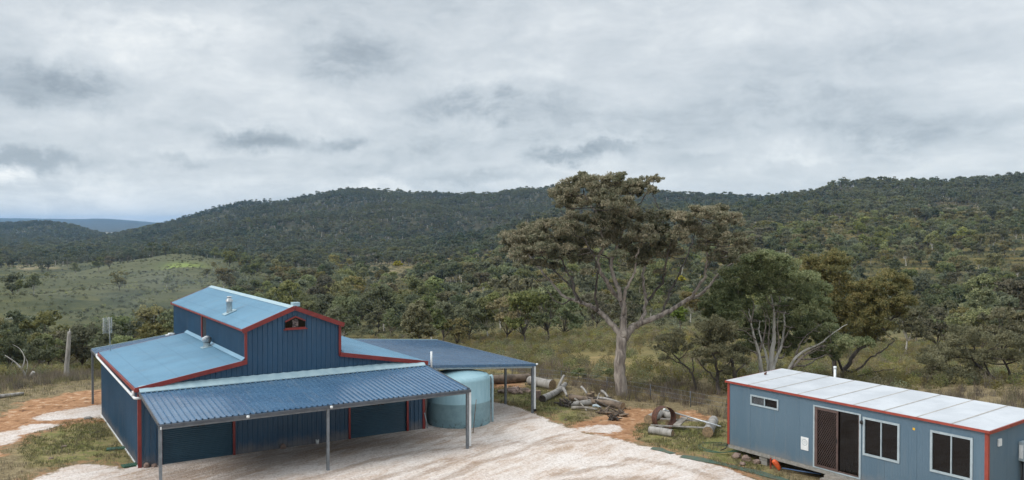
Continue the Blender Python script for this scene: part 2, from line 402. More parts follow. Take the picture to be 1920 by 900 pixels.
_Z = np.array([[zz if _T[y][0] == 'z' else CZ - (zz - HOR) * y / F for zz in _T[y][1]] for y in _Y], float)
for _nu, _o in ((150, {1200: 474, 1800: 450, 2300: 430}), (260, {1200: 466, 1800: 436, 2300: 444})):   # the notch between the two far hills
    _j = next(i for i, q in enumerate(_U) if q > _nu); _c = []
    for _i, _y in enumerate(_Y):
        a_ = _Z[_i, _j - 1] + (_Z[_i, _j] - _Z[_i, _j - 1]) * (_nu - _U[_j - 1]) / (_U[_j] - _U[_j - 1])
        _c.append(CZ - (_o[_y] - HOR) * _y / F if _y in _o else a_)
    _Z = np.insert(_Z, _j, _c, axis=1); _U.insert(_j, _nu)
_NU, _NY = 200, 330
_ug = np.linspace(_U[0], _U[-1], _NU); _lg = np.linspace(math.log(46), math.log(12500), _NY)
_g = np.array([np.interp(_ug, _U, row) for row in _Z])
# heights scale with distance, so interpolate z/Y along log distance
_gy = np.array(_Y, float)[:, None]
_g2 = np.array([np.interp(_lg, np.log(_Y), (_g / _gy)[:, j]) for j in range(_NU)]).T
def _blur(a, n, ax):
    k = np.array([1, 2, 3, 2, 1], float) / 9
    for _ in range(n):
        p = np.concatenate([np.take(a, [0, 0], ax), a, np.take(a, [-1, -1], ax)], ax)
        a = sum(k[i] * np.take(p, range(i, i + a.shape[ax]), ax) for i in range(5))
    return a
_g2 = _blur(_blur(_g2, 3, 0), 1, 1)
_perm = np.random.default_rng(3).random(1 << 16)
def vnoise(x, y):
    xi = np.floor(x).astype(np.int64); yi = np.floor(y).astype(np.int64)
    fx = x - xi; fy = y - yi; fx = fx * fx * (3 - 2 * fx); fy = fy * fy * (3 - 2 * fy)
    def h(a, b): return _perm[((a * 73856093) ^ (b * 19349663)) & 0xffff]
    return (h(xi, yi) * (1 - fx) + h(xi + 1, yi) * fx) * (1 - fy) + (h(xi, yi + 1) * (1 - fx) + h(xi + 1, yi + 1) * fx) * fy
def fbm(x, y, o=4):
    s = 0; a = .5
    for k in range(o): s = s + a * vnoise(x * 2 ** k + 11.3 * k, y * 2 ** k - 7.1 * k); a *= .5
    return s / (1 - .5 ** o)
def sstep(x, a, b):
    t = np.clip((x - a) / (b - a), 0, 1); return t * t * (3 - 2 * t)
_CR = []
for _pts, _h, _w in (([(345, 640), (250, 520), (120, 430), (-60, 380), (-260, 350)], 6.5, 34), ([(420, 600), (345, 450), (230, 350), (100, 290), (-80, 250), (-260, 235)], 5.5, 27), ([(470, 430), (380, 330), (260, 250), (120, 205), (-60, 180)], 3.6, 20), ([(330, 660), (180, 640), (40, 600), (-200, 560)], 5.0, 40)):
    _CR.append((np.array([((u_ - 960) / F * y_, y_) for u_, y_ in _pts], float), _h, _w))
def crest(x, y):
    """grassy spurs running down the left slope"""
    out = np.zeros(np.shape(x))
    for P, hh, wd in _CR:
        d = np.full(np.shape(x), 1e9); tt = np.zeros(np.shape(x))
        for k in range(len(P) - 1):
            e = P[k + 1] - P[k]; wx = x - P[k, 0]; wy = y - P[k, 1]; t = np.clip((wx * e[0] + wy * e[1]) / (e @ e), 0, 1)
            dd = np.hypot(wx - t * e[0], wy - t * e[1]); tt = np.where(dd < d, k + t, tt); d = np.minimum(d, dd)
        out = np.maximum(out, hh * (1 - .35 * tt / (len(P) - 1)) * np.exp(-(d / wd) ** 2))
    return out
def height(x, y):
    x = np.asarray(x, float); y = np.asarray(y, float)
    yy = np.clip(y, 46, 12500); u = np.clip(960 + F * x / np.maximum(y, 40), _U[0], _U[-1])
    fi = (np.log(yy) - _lg[0]) / (_lg[1] - _lg[0]); fj = (u - _ug[0]) / (_ug[1] - _ug[0])
    i = np.clip(fi.astype(int), 0, _NY - 2); j = np.clip(fj.astype(int), 0, _NU - 2); fi = fi - i; fj = fj - j
    g = (_g2[i, j] * (1 - fj) + _g2[i, j + 1] * fj) * (1 - fi) + (_g2[i + 1, j] * (1 - fj) + _g2[i + 1, j + 1] * fj) * fi
    z = g * yy * sstep(y, 45, 58)
    # hummocks, then folds and gullies on the hills
    z = z + (fbm(x / 9, y / 9) - .5) * .9 * sstep(y, 52, 80) + (fbm((x + .25 * y) / 130 + 5, (y - .3 * x) / 34, 3) - .5) * 8 * sstep(y, 130, 340)
    z = z + crest(x, y)
    rid = 1 - np.abs(2 * fbm(x / 240 + 9, y / 330 + 3, 3) - 1)
    z = z + (rid - .62) * (12 + 46 * sstep(u, 300, 480)) * sstep(y, 650, 1100) * (1 - sstep(y, 2600, 3400))
    z = z + (fbm(x / 900, y / 1400, 4) - .4) * 34 * sstep(y, 7000, 9000)
    # the ground falls a little towards and under the cabin
    cx, cy_ = x - 12.5, y - 32.5
    d = np.hypot(cx, cy_); z = z - .30 * (1 - sstep(d, 2.6, 6.0))
    z = z + (fbm(x / 2.2, y / 2.2, 3) - .5) * .10 * sstep(np.hypot(x + 9, y - 38), 11, 16) * (1 - .6 * sstep(-x, -2, 3) * sstep(-y, -44, -40))
    return z
def hz1(x, y): return float(height(np.array([x]), np.array([y]))[0])
# ------------------------------------------------------------------ ground cover zones (world polygons on the pad)
def poly_sd(px_pts, X, Y):
    """signed distance in metres (positive inside) to a polygon given by pixels on the level pad"""
    P = np.array([atz(*p)[:2] for p in px_pts]); n = len(P)
    d = np.full(X.shape, 1e9); ins = np.zeros(X.shape, bool)
    for i in range(n):
        a, b = P[i], P[(i + 1) % n]; e = b - a
        wx, wy = X - a[0], Y - a[1]; t = np.clip((wx * e[0] + wy * e[1]) / (e @ e + 1e-12), 0, 1)
        d = np.minimum(d, np.hypot(wx - t * e[0], wy - t * e[1]))
        c = ((a[1] > Y) != (b[1] > Y)) & (X < (b[0] - a[0]) * (Y - a[1]) / (b[1] - a[1] + 1e-12) + a[0]); ins ^= c
    return np.where(ins, d, -d)
def stroke(pts, wd, X, Y):
    P = np.array([atz(*p)[:2] for p in pts]); d = np.full(X.shape, 1e9)
    for a, b in zip(P[:-1], P[1:]):
        e = b - a; wx, wy = X - a[0], Y - a[1]; t = np.clip((wx * e[0] + wy * e[1]) / (e @ e), 0, 1)
        d = np.minimum(d, np.hypot(wx - t * e[0], wy - t * e[1]))
    return np.clip(1 - d / wd, 0, 1)
GRAVEL = [[(262, 874), (236, 880), (200, 874), (165, 868), (125, 874), (95, 888), (60, 902), (10, 930), (-300, 1040), (-300, 1500), (900, 2500), (2600, 1700), (2200, 1080), (1700, 960), (1560, 922), (1450, 897), (1380, 877), (1300, 857),
           (1230, 842), (1180, 829), (1135, 817), (1098, 813), (1065, 802), (1030, 789), (1000, 774), (965, 763), (938, 756), (905, 752), (860, 745), (640, 740), (500, 790)],
          [(215, 755), (190, 758), (150, 765), (84, 776), (62, 784), (100, 789), (150, 783), (215, 784)],
          [(30, 806), (12, 808), (-20, 815), (-60, 830), (-20, 840), (22, 832), (38, 820)],
          [(30, 802), (60, 796), (120, 794), (90, 806), (40, 815)],
          [(1085, 803), (1110, 798), (1150, 797), (1170, 804), (1150, 812), (1110, 811)]]
CLAY = [[(-400, 860), (-60, 800), (0, 776), (50, 752), (120, 738), (200, 728), (300, 725), (330, 760), (215, 792), (150, 795), (90, 806), (30, 830), (-30, 880), (-400, 980)],
        [(1058, 800), (1090, 789), (1125, 782), (1160, 771), (1200, 764), (1240, 770), (1250, 782), (1212, 797), (1195, 812), (1190, 832), (1140, 822), (1100, 812)],
        [(1255, 775), (1290, 768), (1340, 780), (1330, 790), (1280, 786)],
        [(890, 712), (930, 702), (990, 712), (985, 728), (920, 730)],
        [(1300, 858), (1360, 862), (1400, 868), (1440, 880), (1420, 890), (1350, 872)]]
GREEN = [[(258, 872), (232, 838), (205, 800), (192, 783), (160, 787), (125, 792), (90, 806), (55, 816), (40, 840), (60, 870), (110, 882), (150, 868), (200, 874)],
         [(918, 752), (918, 722), (985, 726), (1050, 742), (1090, 765), (1100, 785), (1060, 800), (1030, 789), (1000, 774), (950, 760)],
         [(1190, 800), (1215, 790), (1360, 790), (1420, 840), (1460, 880), (1380, 872), (1290, 852), (1200, 826)],
         [(960, 715), (1000, 722), (1040, 738), (1000, 735)]]
TRACK = [([(330, 892), (450, 872), (600, 845), (760, 822), (900, 800)], 1.9), ([(820, 905), (900, 868), (960, 850), (1010, 830), (1050, 816)], .55), ([(700, 925), (850, 868), (930, 838), (975, 828)], .4), ([(1035, 892), (1080, 884), (1120, 877), (1170, 870)], .45),
         ([(1060, 903), (1140, 898), (1230, 899)], .7), ([(400, 905), (520, 868), (640, 840), (760, 825), (880, 812)], 1.0), ([(560, 905), (700, 862), (800, 845), (900, 835)], .5),
         ([(640, 920), (800, 870), (860, 858)], .4), ([(1180, 860), (1260, 872), (1340, 895)], .5), ([(420, 880), (500, 872), (600, 868)], .5), ([(930, 815), (960, 790), (1000, 782)], .5),
         ([(1000, 835), (1060, 828), (1110, 824)], .35)]
Srow = np.linspace(-.95, .95, 540)
Yrow = np.concatenate([np.arange(-34, 18, 4.), np.arange(18, 64, .33), 64 * 1.0175 ** np.arange(0, 305)])
Yrow = Yrow[Yrow < 12400]
GX, GY = np.meshgrid(Srow, Yrow); GX = GX * (GY + 40)
GZ = height(GX, GY)
def build_ground():
    ny, nx = GX.shape
    V = np.stack([GX, GY, GZ], -1).reshape(-1, 3)
    idx = np.arange(ny * nx).reshape(ny, nx)
    Fq = np.stack([idx[:-1, :-1], idx[:-1, 1:], idx[1:, 1:], idx[1:, :-1]], -1).reshape(-1, 4)
    X, Y = V[:, 0], V[:, 1]
    near = Y < 70
    def att(fn, far=-9.):
        a = np.full(len(V), far); a[near] = fn(X[near], Y[near]); return a
    g = att(lambda x, y: np.maximum.reduce([poly_sd(p, x, y) for p in GRAVEL]))
    c = att(lambda x, y: np.maximum.reduce([poly_sd(p, x, y) for p in CLAY]))
    n = att(lambda x, y: np.maximum.reduce([poly_sd(p, x, y) for p in GREEN]))
    tr = att(lambda x, y: np.maximum.reduce([stroke(p, wd, x, y) for p, wd in TRACK]), 0.)
    u = 960 + F * X / np.maximum(Y, 1); v = HOR + F * (CZ - V[:, 2]) / np.maximum(Y, 1)
    def blob(cu, cv, ru, rv, y0, y1): return np.exp(-((u - cu) / ru) ** 2 - ((v - cv) / rv) ** 2) * ((Y > y0) & (Y < y1))
    lime = np.clip(blob(342, 500, 34, 7, 450, 900) * 1.3, 0, 1)
    pale = np.clip(blob(575, 525, 26, 14, 200, 900) + blob(880, 490, 60, 9, 300, 900) + blob(700, 480, 40, 5, 400, 900) + blob(60, 502, 60, 4, 450, 900) + .8 * blob(1310, 640, 40, 8, 60, 400) + .7 * blob(860, 580, 40, 10, 100, 600)
                   + .7 * blob(740, 500, 60, 16, 150, 900) + .6 * blob(880, 540, 50, 14, 100, 700) + .6 * blob(1780, 395, 80, 14, 400, 1300) + .8 * blob(1650, 670, 40, 14, 50, 300) + .8 * blob(1450, 660, 60, 20, 50, 200) + .5 * blob(820, 520, 60, 10, 200, 900), 0, 1)
    plain = ((Y > 3000) & (Y < 4300)).astype(float)
    cr = crest(X, Y) / 5.5
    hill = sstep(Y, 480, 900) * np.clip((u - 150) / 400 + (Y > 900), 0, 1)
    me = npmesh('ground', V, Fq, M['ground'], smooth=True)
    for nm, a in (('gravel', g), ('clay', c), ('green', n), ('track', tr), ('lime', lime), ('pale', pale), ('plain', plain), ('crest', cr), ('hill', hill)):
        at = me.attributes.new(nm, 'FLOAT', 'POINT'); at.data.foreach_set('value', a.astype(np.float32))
    o = link(bpy.data.objects.new('ground', me)); tag(o, kind='structure')
def groundmat():
    m, t = material('ground_cover'); P = t.obj
    A = lambda n_: t.node('ShaderNodeAttribute', attribute_name=n_).outputs['Fac']
    ne = t.noise(P, .8, 6, .62); nf = t.noise(P, 3.2, 6, .65)
    edge = t.math('ADD', t.math('MULTIPLY', t.math('SUBTRACT', ne, .5), 3.2), t.math('MULTIPLY', t.math('SUBTRACT', nf, .5), 1.5))
    # far ground: dry olive scrub
    a1 = t.noise(P, .022, 7, .62); a2 = t.noise(P, .16, 6, .65); a3 = t.noise(P, 1.1, 5, .65)
    x = t.math('ADD', t.math('MULTIPLY', a1, .4), t.math('ADD', t.math('MULTIPLY', a2, .35), t.math('MULTIPLY', a3, .25)))
    scrub = t.ramp(x, [(.38, (.060, .066, .034)), (.46, (.085, .089, .044)), (.54, (.120, .115, .058)), (.64, (.20, .165, .09))])
    sepn = t.node('ShaderNodeSeparateXYZ'); t.l.new(P, sepn.inputs[0])
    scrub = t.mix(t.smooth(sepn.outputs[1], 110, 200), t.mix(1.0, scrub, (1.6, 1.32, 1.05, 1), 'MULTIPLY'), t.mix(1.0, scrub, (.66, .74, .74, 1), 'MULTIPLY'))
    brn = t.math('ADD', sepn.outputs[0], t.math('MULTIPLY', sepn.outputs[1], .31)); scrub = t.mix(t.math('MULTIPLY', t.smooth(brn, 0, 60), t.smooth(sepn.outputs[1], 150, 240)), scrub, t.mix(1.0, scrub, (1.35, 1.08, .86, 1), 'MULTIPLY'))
    bnd = t.noise(t.vmath('MULTIPLY', t.vmath('ADD', P, t.vmath('MULTIPLY', t.noise(P, .02, 2, .5, out='Color'), (40, 40, 0))), (.006, .030, 1)), 1.0, 5, .6, .3)
    scrub = t.mix(t.smooth(sepn.outputs[1], 130, 230), scrub, t.mix(1.0, scrub, t.ramp(bnd, [(.38, (.62, .68, .66)), (.5, (.9, .9, .88)), (.6, (1.5, 1.32, 1.05))]), 'MULTIPLY'))  # paler and darker vegetation bands, standing in for shading of the folds
    scrub = t.mix(t.math('MULTIPLY', t.smooth(A('crest'), .15, .9), t.smooth(a2, .3, .65, .4, 1.)), scrub, (.100, .103, .052))  # spur crests tinted paler, relief brought out by colour
    hillc = t.ramp(x, [(.36, (.036, .038, .022)), (.50, (.060, .058, .033)), (.62, (.10, .084, .052))])  # hill litter, darkened with the understory's shade put into the colour
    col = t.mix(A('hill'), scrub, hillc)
    col = t.mix(A('plain'), col, (.30, .27, .20))
    col = t.mix(t.math('MULTIPLY', A('lime'), t.smooth(a2, .3, .6, .5, 1.)), col, (.19, .24, .055))
    col = t.mix(t.math('MULTIPLY', A('pale'), t.smooth(t.noise(P, .12, 6, .7), .42, .58, 0, .9)), col, (.30, .235, .14))
    # near dry grass
    ny = t.smooth(sepn.outputs[1], 58, 48)
    dry = t.ramp(t.math('ADD', t.math('MULTIPLY', nf, .5), t.math('MULTIPLY', t.noise(P, 14, 4, .7), .5)), [(.36, (.10, .075, .04)), (.5, (.20, .155, .085)), (.63, (.32, .26, .155))])
    col = t.mix(ny, col, dry)
    g1 = t.noise(P, 16, 4, .7)
    grn = t.ramp(t.math('ADD', t.math('MULTIPLY', ne, .45), t.math('ADD', t.math('MULTIPLY', nf, .3), t.math('MULTIPLY', g1, .25))), [(.38, (.10, .115, .032)), (.47, (.165, .165, .055)), (.55, (.24, .195, .09)), (.66, (.31, .24, .14))])
    col = t.mix(t.smooth(t.math('ADD', A('green'), edge), -.5, .6), col, grn)
    cn = t.noise(P, 2.2, 7, .7, .6)
    cl = t.ramp(cn, [(.32, (.10, .05, .028)), (.45, (.30, .155, .075)), (.58, (.42, .24, .13)), (.68, (.52, .42, .32))])
    col = t.mix(t.smooth(t.math('ADD', A('clay'), t.math('MULTIPLY', edge, .8)), -.25, .35), col, cl)
    # thin clay rim along the gravel edge
    gr = t.math('ADD', A('gravel'), t.math('MULTIPLY', edge, .35))
    rim = t.math('MULTIPLY', t.smooth(gr, -1.0, -.25), t.smooth(nf, .42, .58))
    col = t.mix(t.math('MULTIPLY', rim, .75), col, (.30, .16, .085))
    # gravel
    vo = t.node('ShaderNodeTexVoronoi'); t.l.new(P, vo.inputs['Vector']); vo.inputs['Scale'].default_value = 15
    gv = t.node('ShaderNodeSeparateColor'); t.l.new(vo.outputs['Color'], gv.inputs[0])
    stv = t.node('ShaderNodeVectorRotate'); t.l.new(P, stv.inputs['Vector']); stv.inputs['Angle'].default_value = -.9; stv.rotation_type = 'Z_AXIS'
    sv = t.vmath('MULTIPLY', stv.outputs[0], (.35, 1.5, 1))
    s1 = t.noise(sv, 1.5, 6, .62, .8); s2 = t.noise(P, .35, 4, .6, .4)
    gx = t.math('ADD', t.math('MULTIPLY', s1, .55), t.math('MULTIPLY', s2, .45))
    gbase = t.ramp(gx, [(.36, (.40, .295, .215)), (.44, (.52, .42, .35)), (.51, (.60, .525, .47)), (.62, (.655, .595, .55))])
    gcol = t.mix(t.smooth(gv.outputs[0], .0, 1., 0., .34), gbase, t.mix(t.smooth(gv.outputs[1], .3, .7), (.24, .18, .145), (.74, .71, .69)))
    trk = t.math('MULTIPLY', t.smooth(t.math('ADD', A('track'), t.math('MULTIPLY', t.math('SUBTRACT', t.noise(sv, 2.2, 7, .68, .5), .5), 2.6)), .2, 1.0), .6)
    gcol = t.mix(trk, gcol, t.mix(t.smooth(gv.outputs[2], .2, .9), (.20, .13, .085), (.33, .24, .17)))
    col = t.mix(t.smooth(gr, -.12, .12), col, gcol)
    t.l.new(col, t.p.inputs['Base Color']); t.p.inputs['Roughness'].default_value = .95; t.p.inputs['Specular IOR Level'].default_value = .2
    hsum = t.math('ADD', t.math('MULTIPLY', vo.outputs['Distance'], .5), t.math('MULTIPLY', t.noise(P, 5, 6, .7), 1.2))
    bump(t, hsum, .55, .09)
    return m
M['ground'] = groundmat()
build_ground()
def hitg(u, v, y0=60):
    """point where the sight line of pixel (u, v) meets the ground beyond y0"""
    ys = np.exp(np.linspace(math.log(y0), math.log(2600), 1500)); xs = (u - 960) / F * ys; vs = HOR + F * (CZ - height(xs, ys)) / ys
    i = int(np.argmax(vs <= v)); i = i if vs[i] <= v else -1
    return Vector((xs[i], ys[i], hz1(xs[i], ys[i])))
# pond on the left slope
def pond():
    c = hitg(30, 596, 120); print('pond', c)
    mb = MB(); n = 40; pts = []
    for k in range(n):
        a = 2 * math.pi * k / n; r = 1 + .16 * math.sin(3 * a + 1) + .08 * math.sin(7 * a)
        pts.append((2.9 * r * math.cos(a), 4.2 * r * math.sin(a), 0.0))
    mb.add(pts, [tuple(range(n))])
    m, t = material('pond_water'); t.p.inputs['Base Color'].default_value = (.16, .15, .12, 1); t.p.inputs['Roughness'].default_value = .03; t.p.inputs['Specular IOR Level'].default_value = 1.0; t.p.inputs['Metallic'].default_value = .8
    t.p.inputs['Base Color'].default_value = (.8, .82, .84, 1)
    o = mb.build('pond_water', m); o.location = c; tag(o, kind='structure')
    # level bank so the water is not buried
    o.location.z = max(hz1(c.x + dx, c.y + dy) for dx in (-2, 0, 2) for dy in (-3, -1)) + .04
pond()
# air between the near trees and the far hills
def haze():
    m = bpy.data.materials.new('valley_air'); m.use_nodes = True; t = NT(m.node_tree); t.n.clear()
    v = t.node('ShaderNodeVolumePrincipled'); o = t.node('ShaderNodeOutputMaterial'); t.l.new(v.outputs[0], o.inputs['Volume'])
    v.inputs['Color'].default_value = (.30, .60, 1.0, 1); v.inputs['Density'].default_value = 6.5e-5; v.inputs['Anisotropy'].default_value = .1
    zlo = float(GZ.min()) - 1; zhi = max(float(GZ.max()), CZ) + 40
    mb = MB().box((-13500, -60, zlo), (13500, 13000, zhi)); b = mb.build('haze', m); tag(b, kind='stuff')
haze()
# ------------------------------------------------------------------ foliage builders
def leaf_quads(P, size, asp=.42, droop=.5, out=None, outw=0.0):
    """one diamond-shaped leaf or leaf spray at each point of P"""
    n = len(P); d = rng.normal(size=(n, 3)); d /= np.linalg.norm(d, axis=1, keepdims=True)
    d[:, 2] -= droop; d /= np.linalg.norm(d, axis=1, keepdims=True)
    nr = rng.normal(size=(n, 3))
    if out is not None: nr = nr * (1 - outw) + out * outw * 2
    s_ = np.cross(d, nr); s_ /= np.linalg.norm(s_, axis=1, keepdims=True) + 1e-9
    L = size * rng.uniform(.6, 1.35, (n, 1)); W = L * asp
    a = P - d * L * .5; b = P + s_ * W * .5 + d * L * .05; c = P + d * L * .5; e = P - s_ * W * .5 - d * L * .05
    V = np.stack([a, b, c, e], 1).reshape(-1, 3)
    Fq = np.arange(4 * n).reshape(n, 4)
    return V, Fq
def clump_points(c, r, n, subs=9, flat=.9, low=.25):
    """points of one foliage clump: a rounded dome built of many small dense tufts"""
    c = np.array(c); r = np.array(r); subs = int(subs * 2.6)
    d = rng.normal(size=(subs, 3)); d /= np.linalg.norm(d, axis=1, keepdims=True)
    d[:, 2] = np.where(d[:, 2] < -low, -d[:, 2], d[:, 2])
    cen = c + d * r * rng.uniform(.45, .98, (subs, 1))
    k = rng.integers(0, subs, n)
    rad = rng.uniform(.18, .36, (subs, 1))[k]
    q = rng.normal(size=(n, 3)); q /= np.linalg.norm(q, axis=1, keepdims=True)
    q *= rng.random((n, 1)) ** .4
    rr_ = np.array([r[0], r[1], max(r[2], .7 * r[0])])
    P = cen[k] + q * rr_ * rad * np.array([1, 1, flat])
    out = (P - c) / r; out /= np.linalg.norm(out, axis=1, keepdims=True) + 1e-9
    out = out + q * .8; out[:, 2] += .45; out /= np.linalg.norm(out, axis=1, keepdims=True) + 1e-9
    return P, out, cen
def proto_tree(h, nclump, nleaf, leaf, spread=.42, trunk_r=.16, kind='round', bark='bark_dark', leafm='leaf_a', limbs=True, cbase=.35):
    """small bush-land tree about h metres tall: (trunk MB, crown mesh arrays)"""
    tb = MB(); lean = Vector((random.uniform(-.08, .08), random.uniform(-.08, .08), 0)) * h
    fork = Vector((lean.x * .5, lean.y * .5, h * cbase))
    tb.tube(catmull([(0, 0, -.4), (lean.x * .2, lean.y * .2, h * cbase * .5), fork], 3), np.linspace(trunk_r, trunk_r * .7, 7), 6, wob=.08)
    PV = []; PO = []
    for k in range(nclump):
        a = 2 * math.pi * (k / nclump) + random.uniform(-.5, .5); rr = spread * h * (random.uniform(.25, .85) if k else .1)
        zz = h * (random.uniform(cbase + .12, .88) if kind != 'tall' else random.uniform(cbase + .12, .9)) - (rr / h) * h * .22
        c = Vector((lean.x + rr * math.cos(a), lean.y + rr * math.sin(a), zz if k else h * .84))
        r = h * random.uniform(.13, .22); rad = (r * 1.1, r * 1.1, r * .85)
        P, O, cen = clump_points(c, rad, nleaf // nclump, 7)
        PV.append(P); PO.append(O)
        if limbs:
            mid = fork.lerp(c, .5) + Vector((random.uniform(-.05, .05), random.uniform(-.05, .05), -.03)) * h
            tb.tube(catmull([fork - Vector((0, 0, .05 * h)), mid, c], 3), np.linspace(trunk_r * .5, trunk_r * .12, 7), 5)
    P = np.concatenate(PV); O = np.concatenate(PO)
    V, Fq = leaf_quads(P, leaf, .6, .35, O, .55)
    return tb, V, Fq, M[bark], M[leafm]
def joined(name, tb, V, Fq, bark, leafm):
    """trunk + crown in ONE mesh, for instancing"""
    n = len(tb.v); f4 = [f for f in tb.f if len(f) == 4]
    allv = np.concatenate([np.array(tb.v), V]); allf = np.concatenate([np.array(f4), Fq + n])
    me = npmesh(name, allv, allf, [bark, leafm], midx=np.r_[np.zeros(len(f4), int), np.ones(len(Fq), int)])
    return bpy.data.objects.new(name, me)
def scatter(name, protos, pts, rot, scl, idx):
    """one stuff object: instances of protos (objects kept out of the scene) on points"""
    coll = bpy.data.collections.new(name + '_kinds')
    for k, o in enumerate(protos): o.name = '%s_%02d' % (name, k); coll.objects.link(o)
    me = bpy.data.meshes.new(name); me.vertices.add(len(pts)); me.vertices.foreach_set('co', np.asarray(pts, np.float32).ravel())
    for nm, ty, val in (('rz', 'FLOAT', rot), ('sc', 'FLOAT', scl), ('ki', 'INT', idx)):
        a = me.attributes.new(nm, ty, 'POINT'); a.data.foreach_set('value', np.asarray(val, np.float32 if ty == 'FLOAT' else np.int32))
    o = link(bpy.data.objects.new(name, me)); tag(o, kind='stuff')
    g = bpy.data.node_groups.new(name, 'GeometryNodeTree')
    g.interface.new_socket('Geometry', in_out='INPUT', socket_type='NodeSocketGeometry'); g.interface.new_socket('Geometry', in_out='OUTPUT', socket_type='NodeSocketGeometry')
    N = g.nodes; L = g.links
    gi = N.new('NodeGroupInput'); go = N.new('NodeGroupOutput'); ip = N.new('GeometryNodeInstanceOnPoints'); ci = N.new('GeometryNodeCollectionInfo')
    ci.inputs['Collection'].default_value = coll; ci.inputs['Separate Children'].default_value = True; ci.inputs['Reset Children'].default_value = True
    def na(nm, ty):
        q = N.new('GeometryNodeInputNamedAttribute'); q.data_type = ty; q.inputs[0].default_value = nm; return q.outputs[0]
    cx = N.new('ShaderNodeCombineXYZ'); L.new(na('rz', 'FLOAT'), cx.inputs[2])
    L.new(gi.outputs[0], ip.inputs['Points']); L.new(ci.outputs[0], ip.inputs['Instance']); ip.inputs['Pick Instance'].default_value = True
    L.new(na('ki', 'INT'), ip.inputs['Instance Index']); L.new(cx.outputs[0], ip.inputs['Rotation']); L.new(na('sc', 'FLOAT'), ip.inputs['Scale'])
    L.new(ip.outputs[0], go.inputs[0])
    md = o.modifiers.new('scatter', 'NODES'); md.node_group = g
    return o
# ------------------------------------------------------------------ forest: where the trees stand
# running picture row of the highest ground in front, per bearing, to leave out what the hills hide
_bu = np.linspace(-420, 2340, 260); _by = np.exp(np.linspace(math.log(47), math.log(2600), 420))
_BU, _BY = np.meshgrid(_bu, _by); _BX = (_BU - 960) / F * _BY
_bv = HOR + F * (CZ - height(_BX, _BY)) / _BY
_rm = np.minimum.accumulate(_bv, 0)
def visible(x, y, z, top, margin=8):
    u = 960 + F * x / y; i = np.clip(np.searchsorted(_by, y), 1, len(_by) - 1) - 1; j = np.clip(((u - _bu[0]) / (_bu[1] - _bu[0])).astype(int), 0, len(_bu) - 1)
    return HOR + F * (CZ - (z + top)) / y < _rm[i, j] + margin
def tree_density(u, y, n1, n2):
    """share of ground cells that carry a tree; n1, n2 noise in 0..1"""
    left = 1 - sstep(u, 380, 520)
    right = sstep(u, 1330, 1480)
    d = np.zeros_like(u)
    # gully below the pad on the left
    g = (y > 72) & (y < 120); d = np.where(g, .95 * (1 - sstep(u, 330, 420)), d)
    d = np.where((y >= 120) & (y < 185), left * .10 * (n1 > .55), d)
    # open grassy slopes on the left
    d = np.where((y >= 185) & (y < 640), left * (.003 + .45 * (n1 > .74)), d)
    # woods behind the barn and middle valley
    mid = (1 - left) * (1 - sstep(u, 960, 1010) * (1 - sstep(y, 112, 135)))
    mid = mid * (1 - .5 * sstep(u, 1250, 1420) * (1 - sstep(y, 260, 360)))
    d = d + np.where((y >= 95) & (y < 560), mid * np.clip((n1 - .38) * 4.0, .10, .92), 0) * sstep(y, 95, 120)
    d = d + np.where((y >= 60) & (y < 130), right * .22 * (n1 > .45), 0)
    # closed forest on the hills
    hillm = sstep(y, 520, 640) * np.where(u < 430, sstep(y, 640, 700), 1)
    d = np.maximum(d, hillm * np.clip(.55 + (n2 - .35) * 2.2, .45, 1) * np.where((u < 180) & (y < 760), .45, 1))
    rf = right * sstep(y, 330, 420) * (.35 + .65 * sstep(y, 430, 560)); d = np.maximum(d, rf * np.clip(.5 + (n1 - .4) * 2.5, .2, 1))
    return np.clip(d, 0, 1)
def sample(y0, y1, cell):
    """points on an irregular lattice of about one per cell*cell metres inside the view fan"""
    ys = np.arange(y0, y1, cell); out = []
    for y in ys:
        n = int((2760 / F * y) / cell); x = (np.linspace(-1380, 1370, n) / F * y)
        out.append(np.stack([x + rng.uniform(-.55, .55, n) * cell, y + rng.uniform(-.55, .55, n) * cell], 1))
    P = np.concatenate(out); u = 960 + F * P[:, 0] / P[:, 1]
    return P[:, 0], P[:, 1], u
TX, TY, TS = [], [], []
for y0, y1, cell, smul in ((70, 130, 4.6, .92), (130, 300, 6.0, 1.), (300, 560, 6.6, 1.), (560, 1000, 6.4, 1.0), (1000, 2500, 7.6, 1.12)):
    x, y, u = sample(y0, y1, cell)
    n1 = fbm(x / 26 + 40, y / 34, 3); n2 = fbm(x / 90, y / 120 + 8, 3)
    keep = rng.random(len(x)) < tree_density(u, y, n1, n2)
    # bare patches seen in the photograph
    z = height(x, y); v = HOR + F * (CZ - z) / y
    bare = np.zeros(len(x), bool)
    for cu, cv, ru, rv in ((345, 500, 60, 9), (575, 525, 26, 13), (30, 600, 60, 26), (1310, 640, 150, 28), (860, 582, 34, 12), (1785, 395, 60, 10), (735, 512, 62, 15), (660, 492, 60, 7), (860, 545, 46, 13), (760, 575, 36, 10), (960, 560, 30, 8), (1100, 655, 170, 35)):
        bare |= ((u - cu) / ru) ** 2 + ((v - cv) / rv) ** 2 < 1
    keep &= ~bare & (u > -330) & (u < 2240)
    x, y = x[keep], y[keep]; TX.append(x); TY.append(y); TS.append(np.full(len(x), smul) * np.clip(np.exp(rng.normal(-.05, .26, len(x))), .45, 1.6))
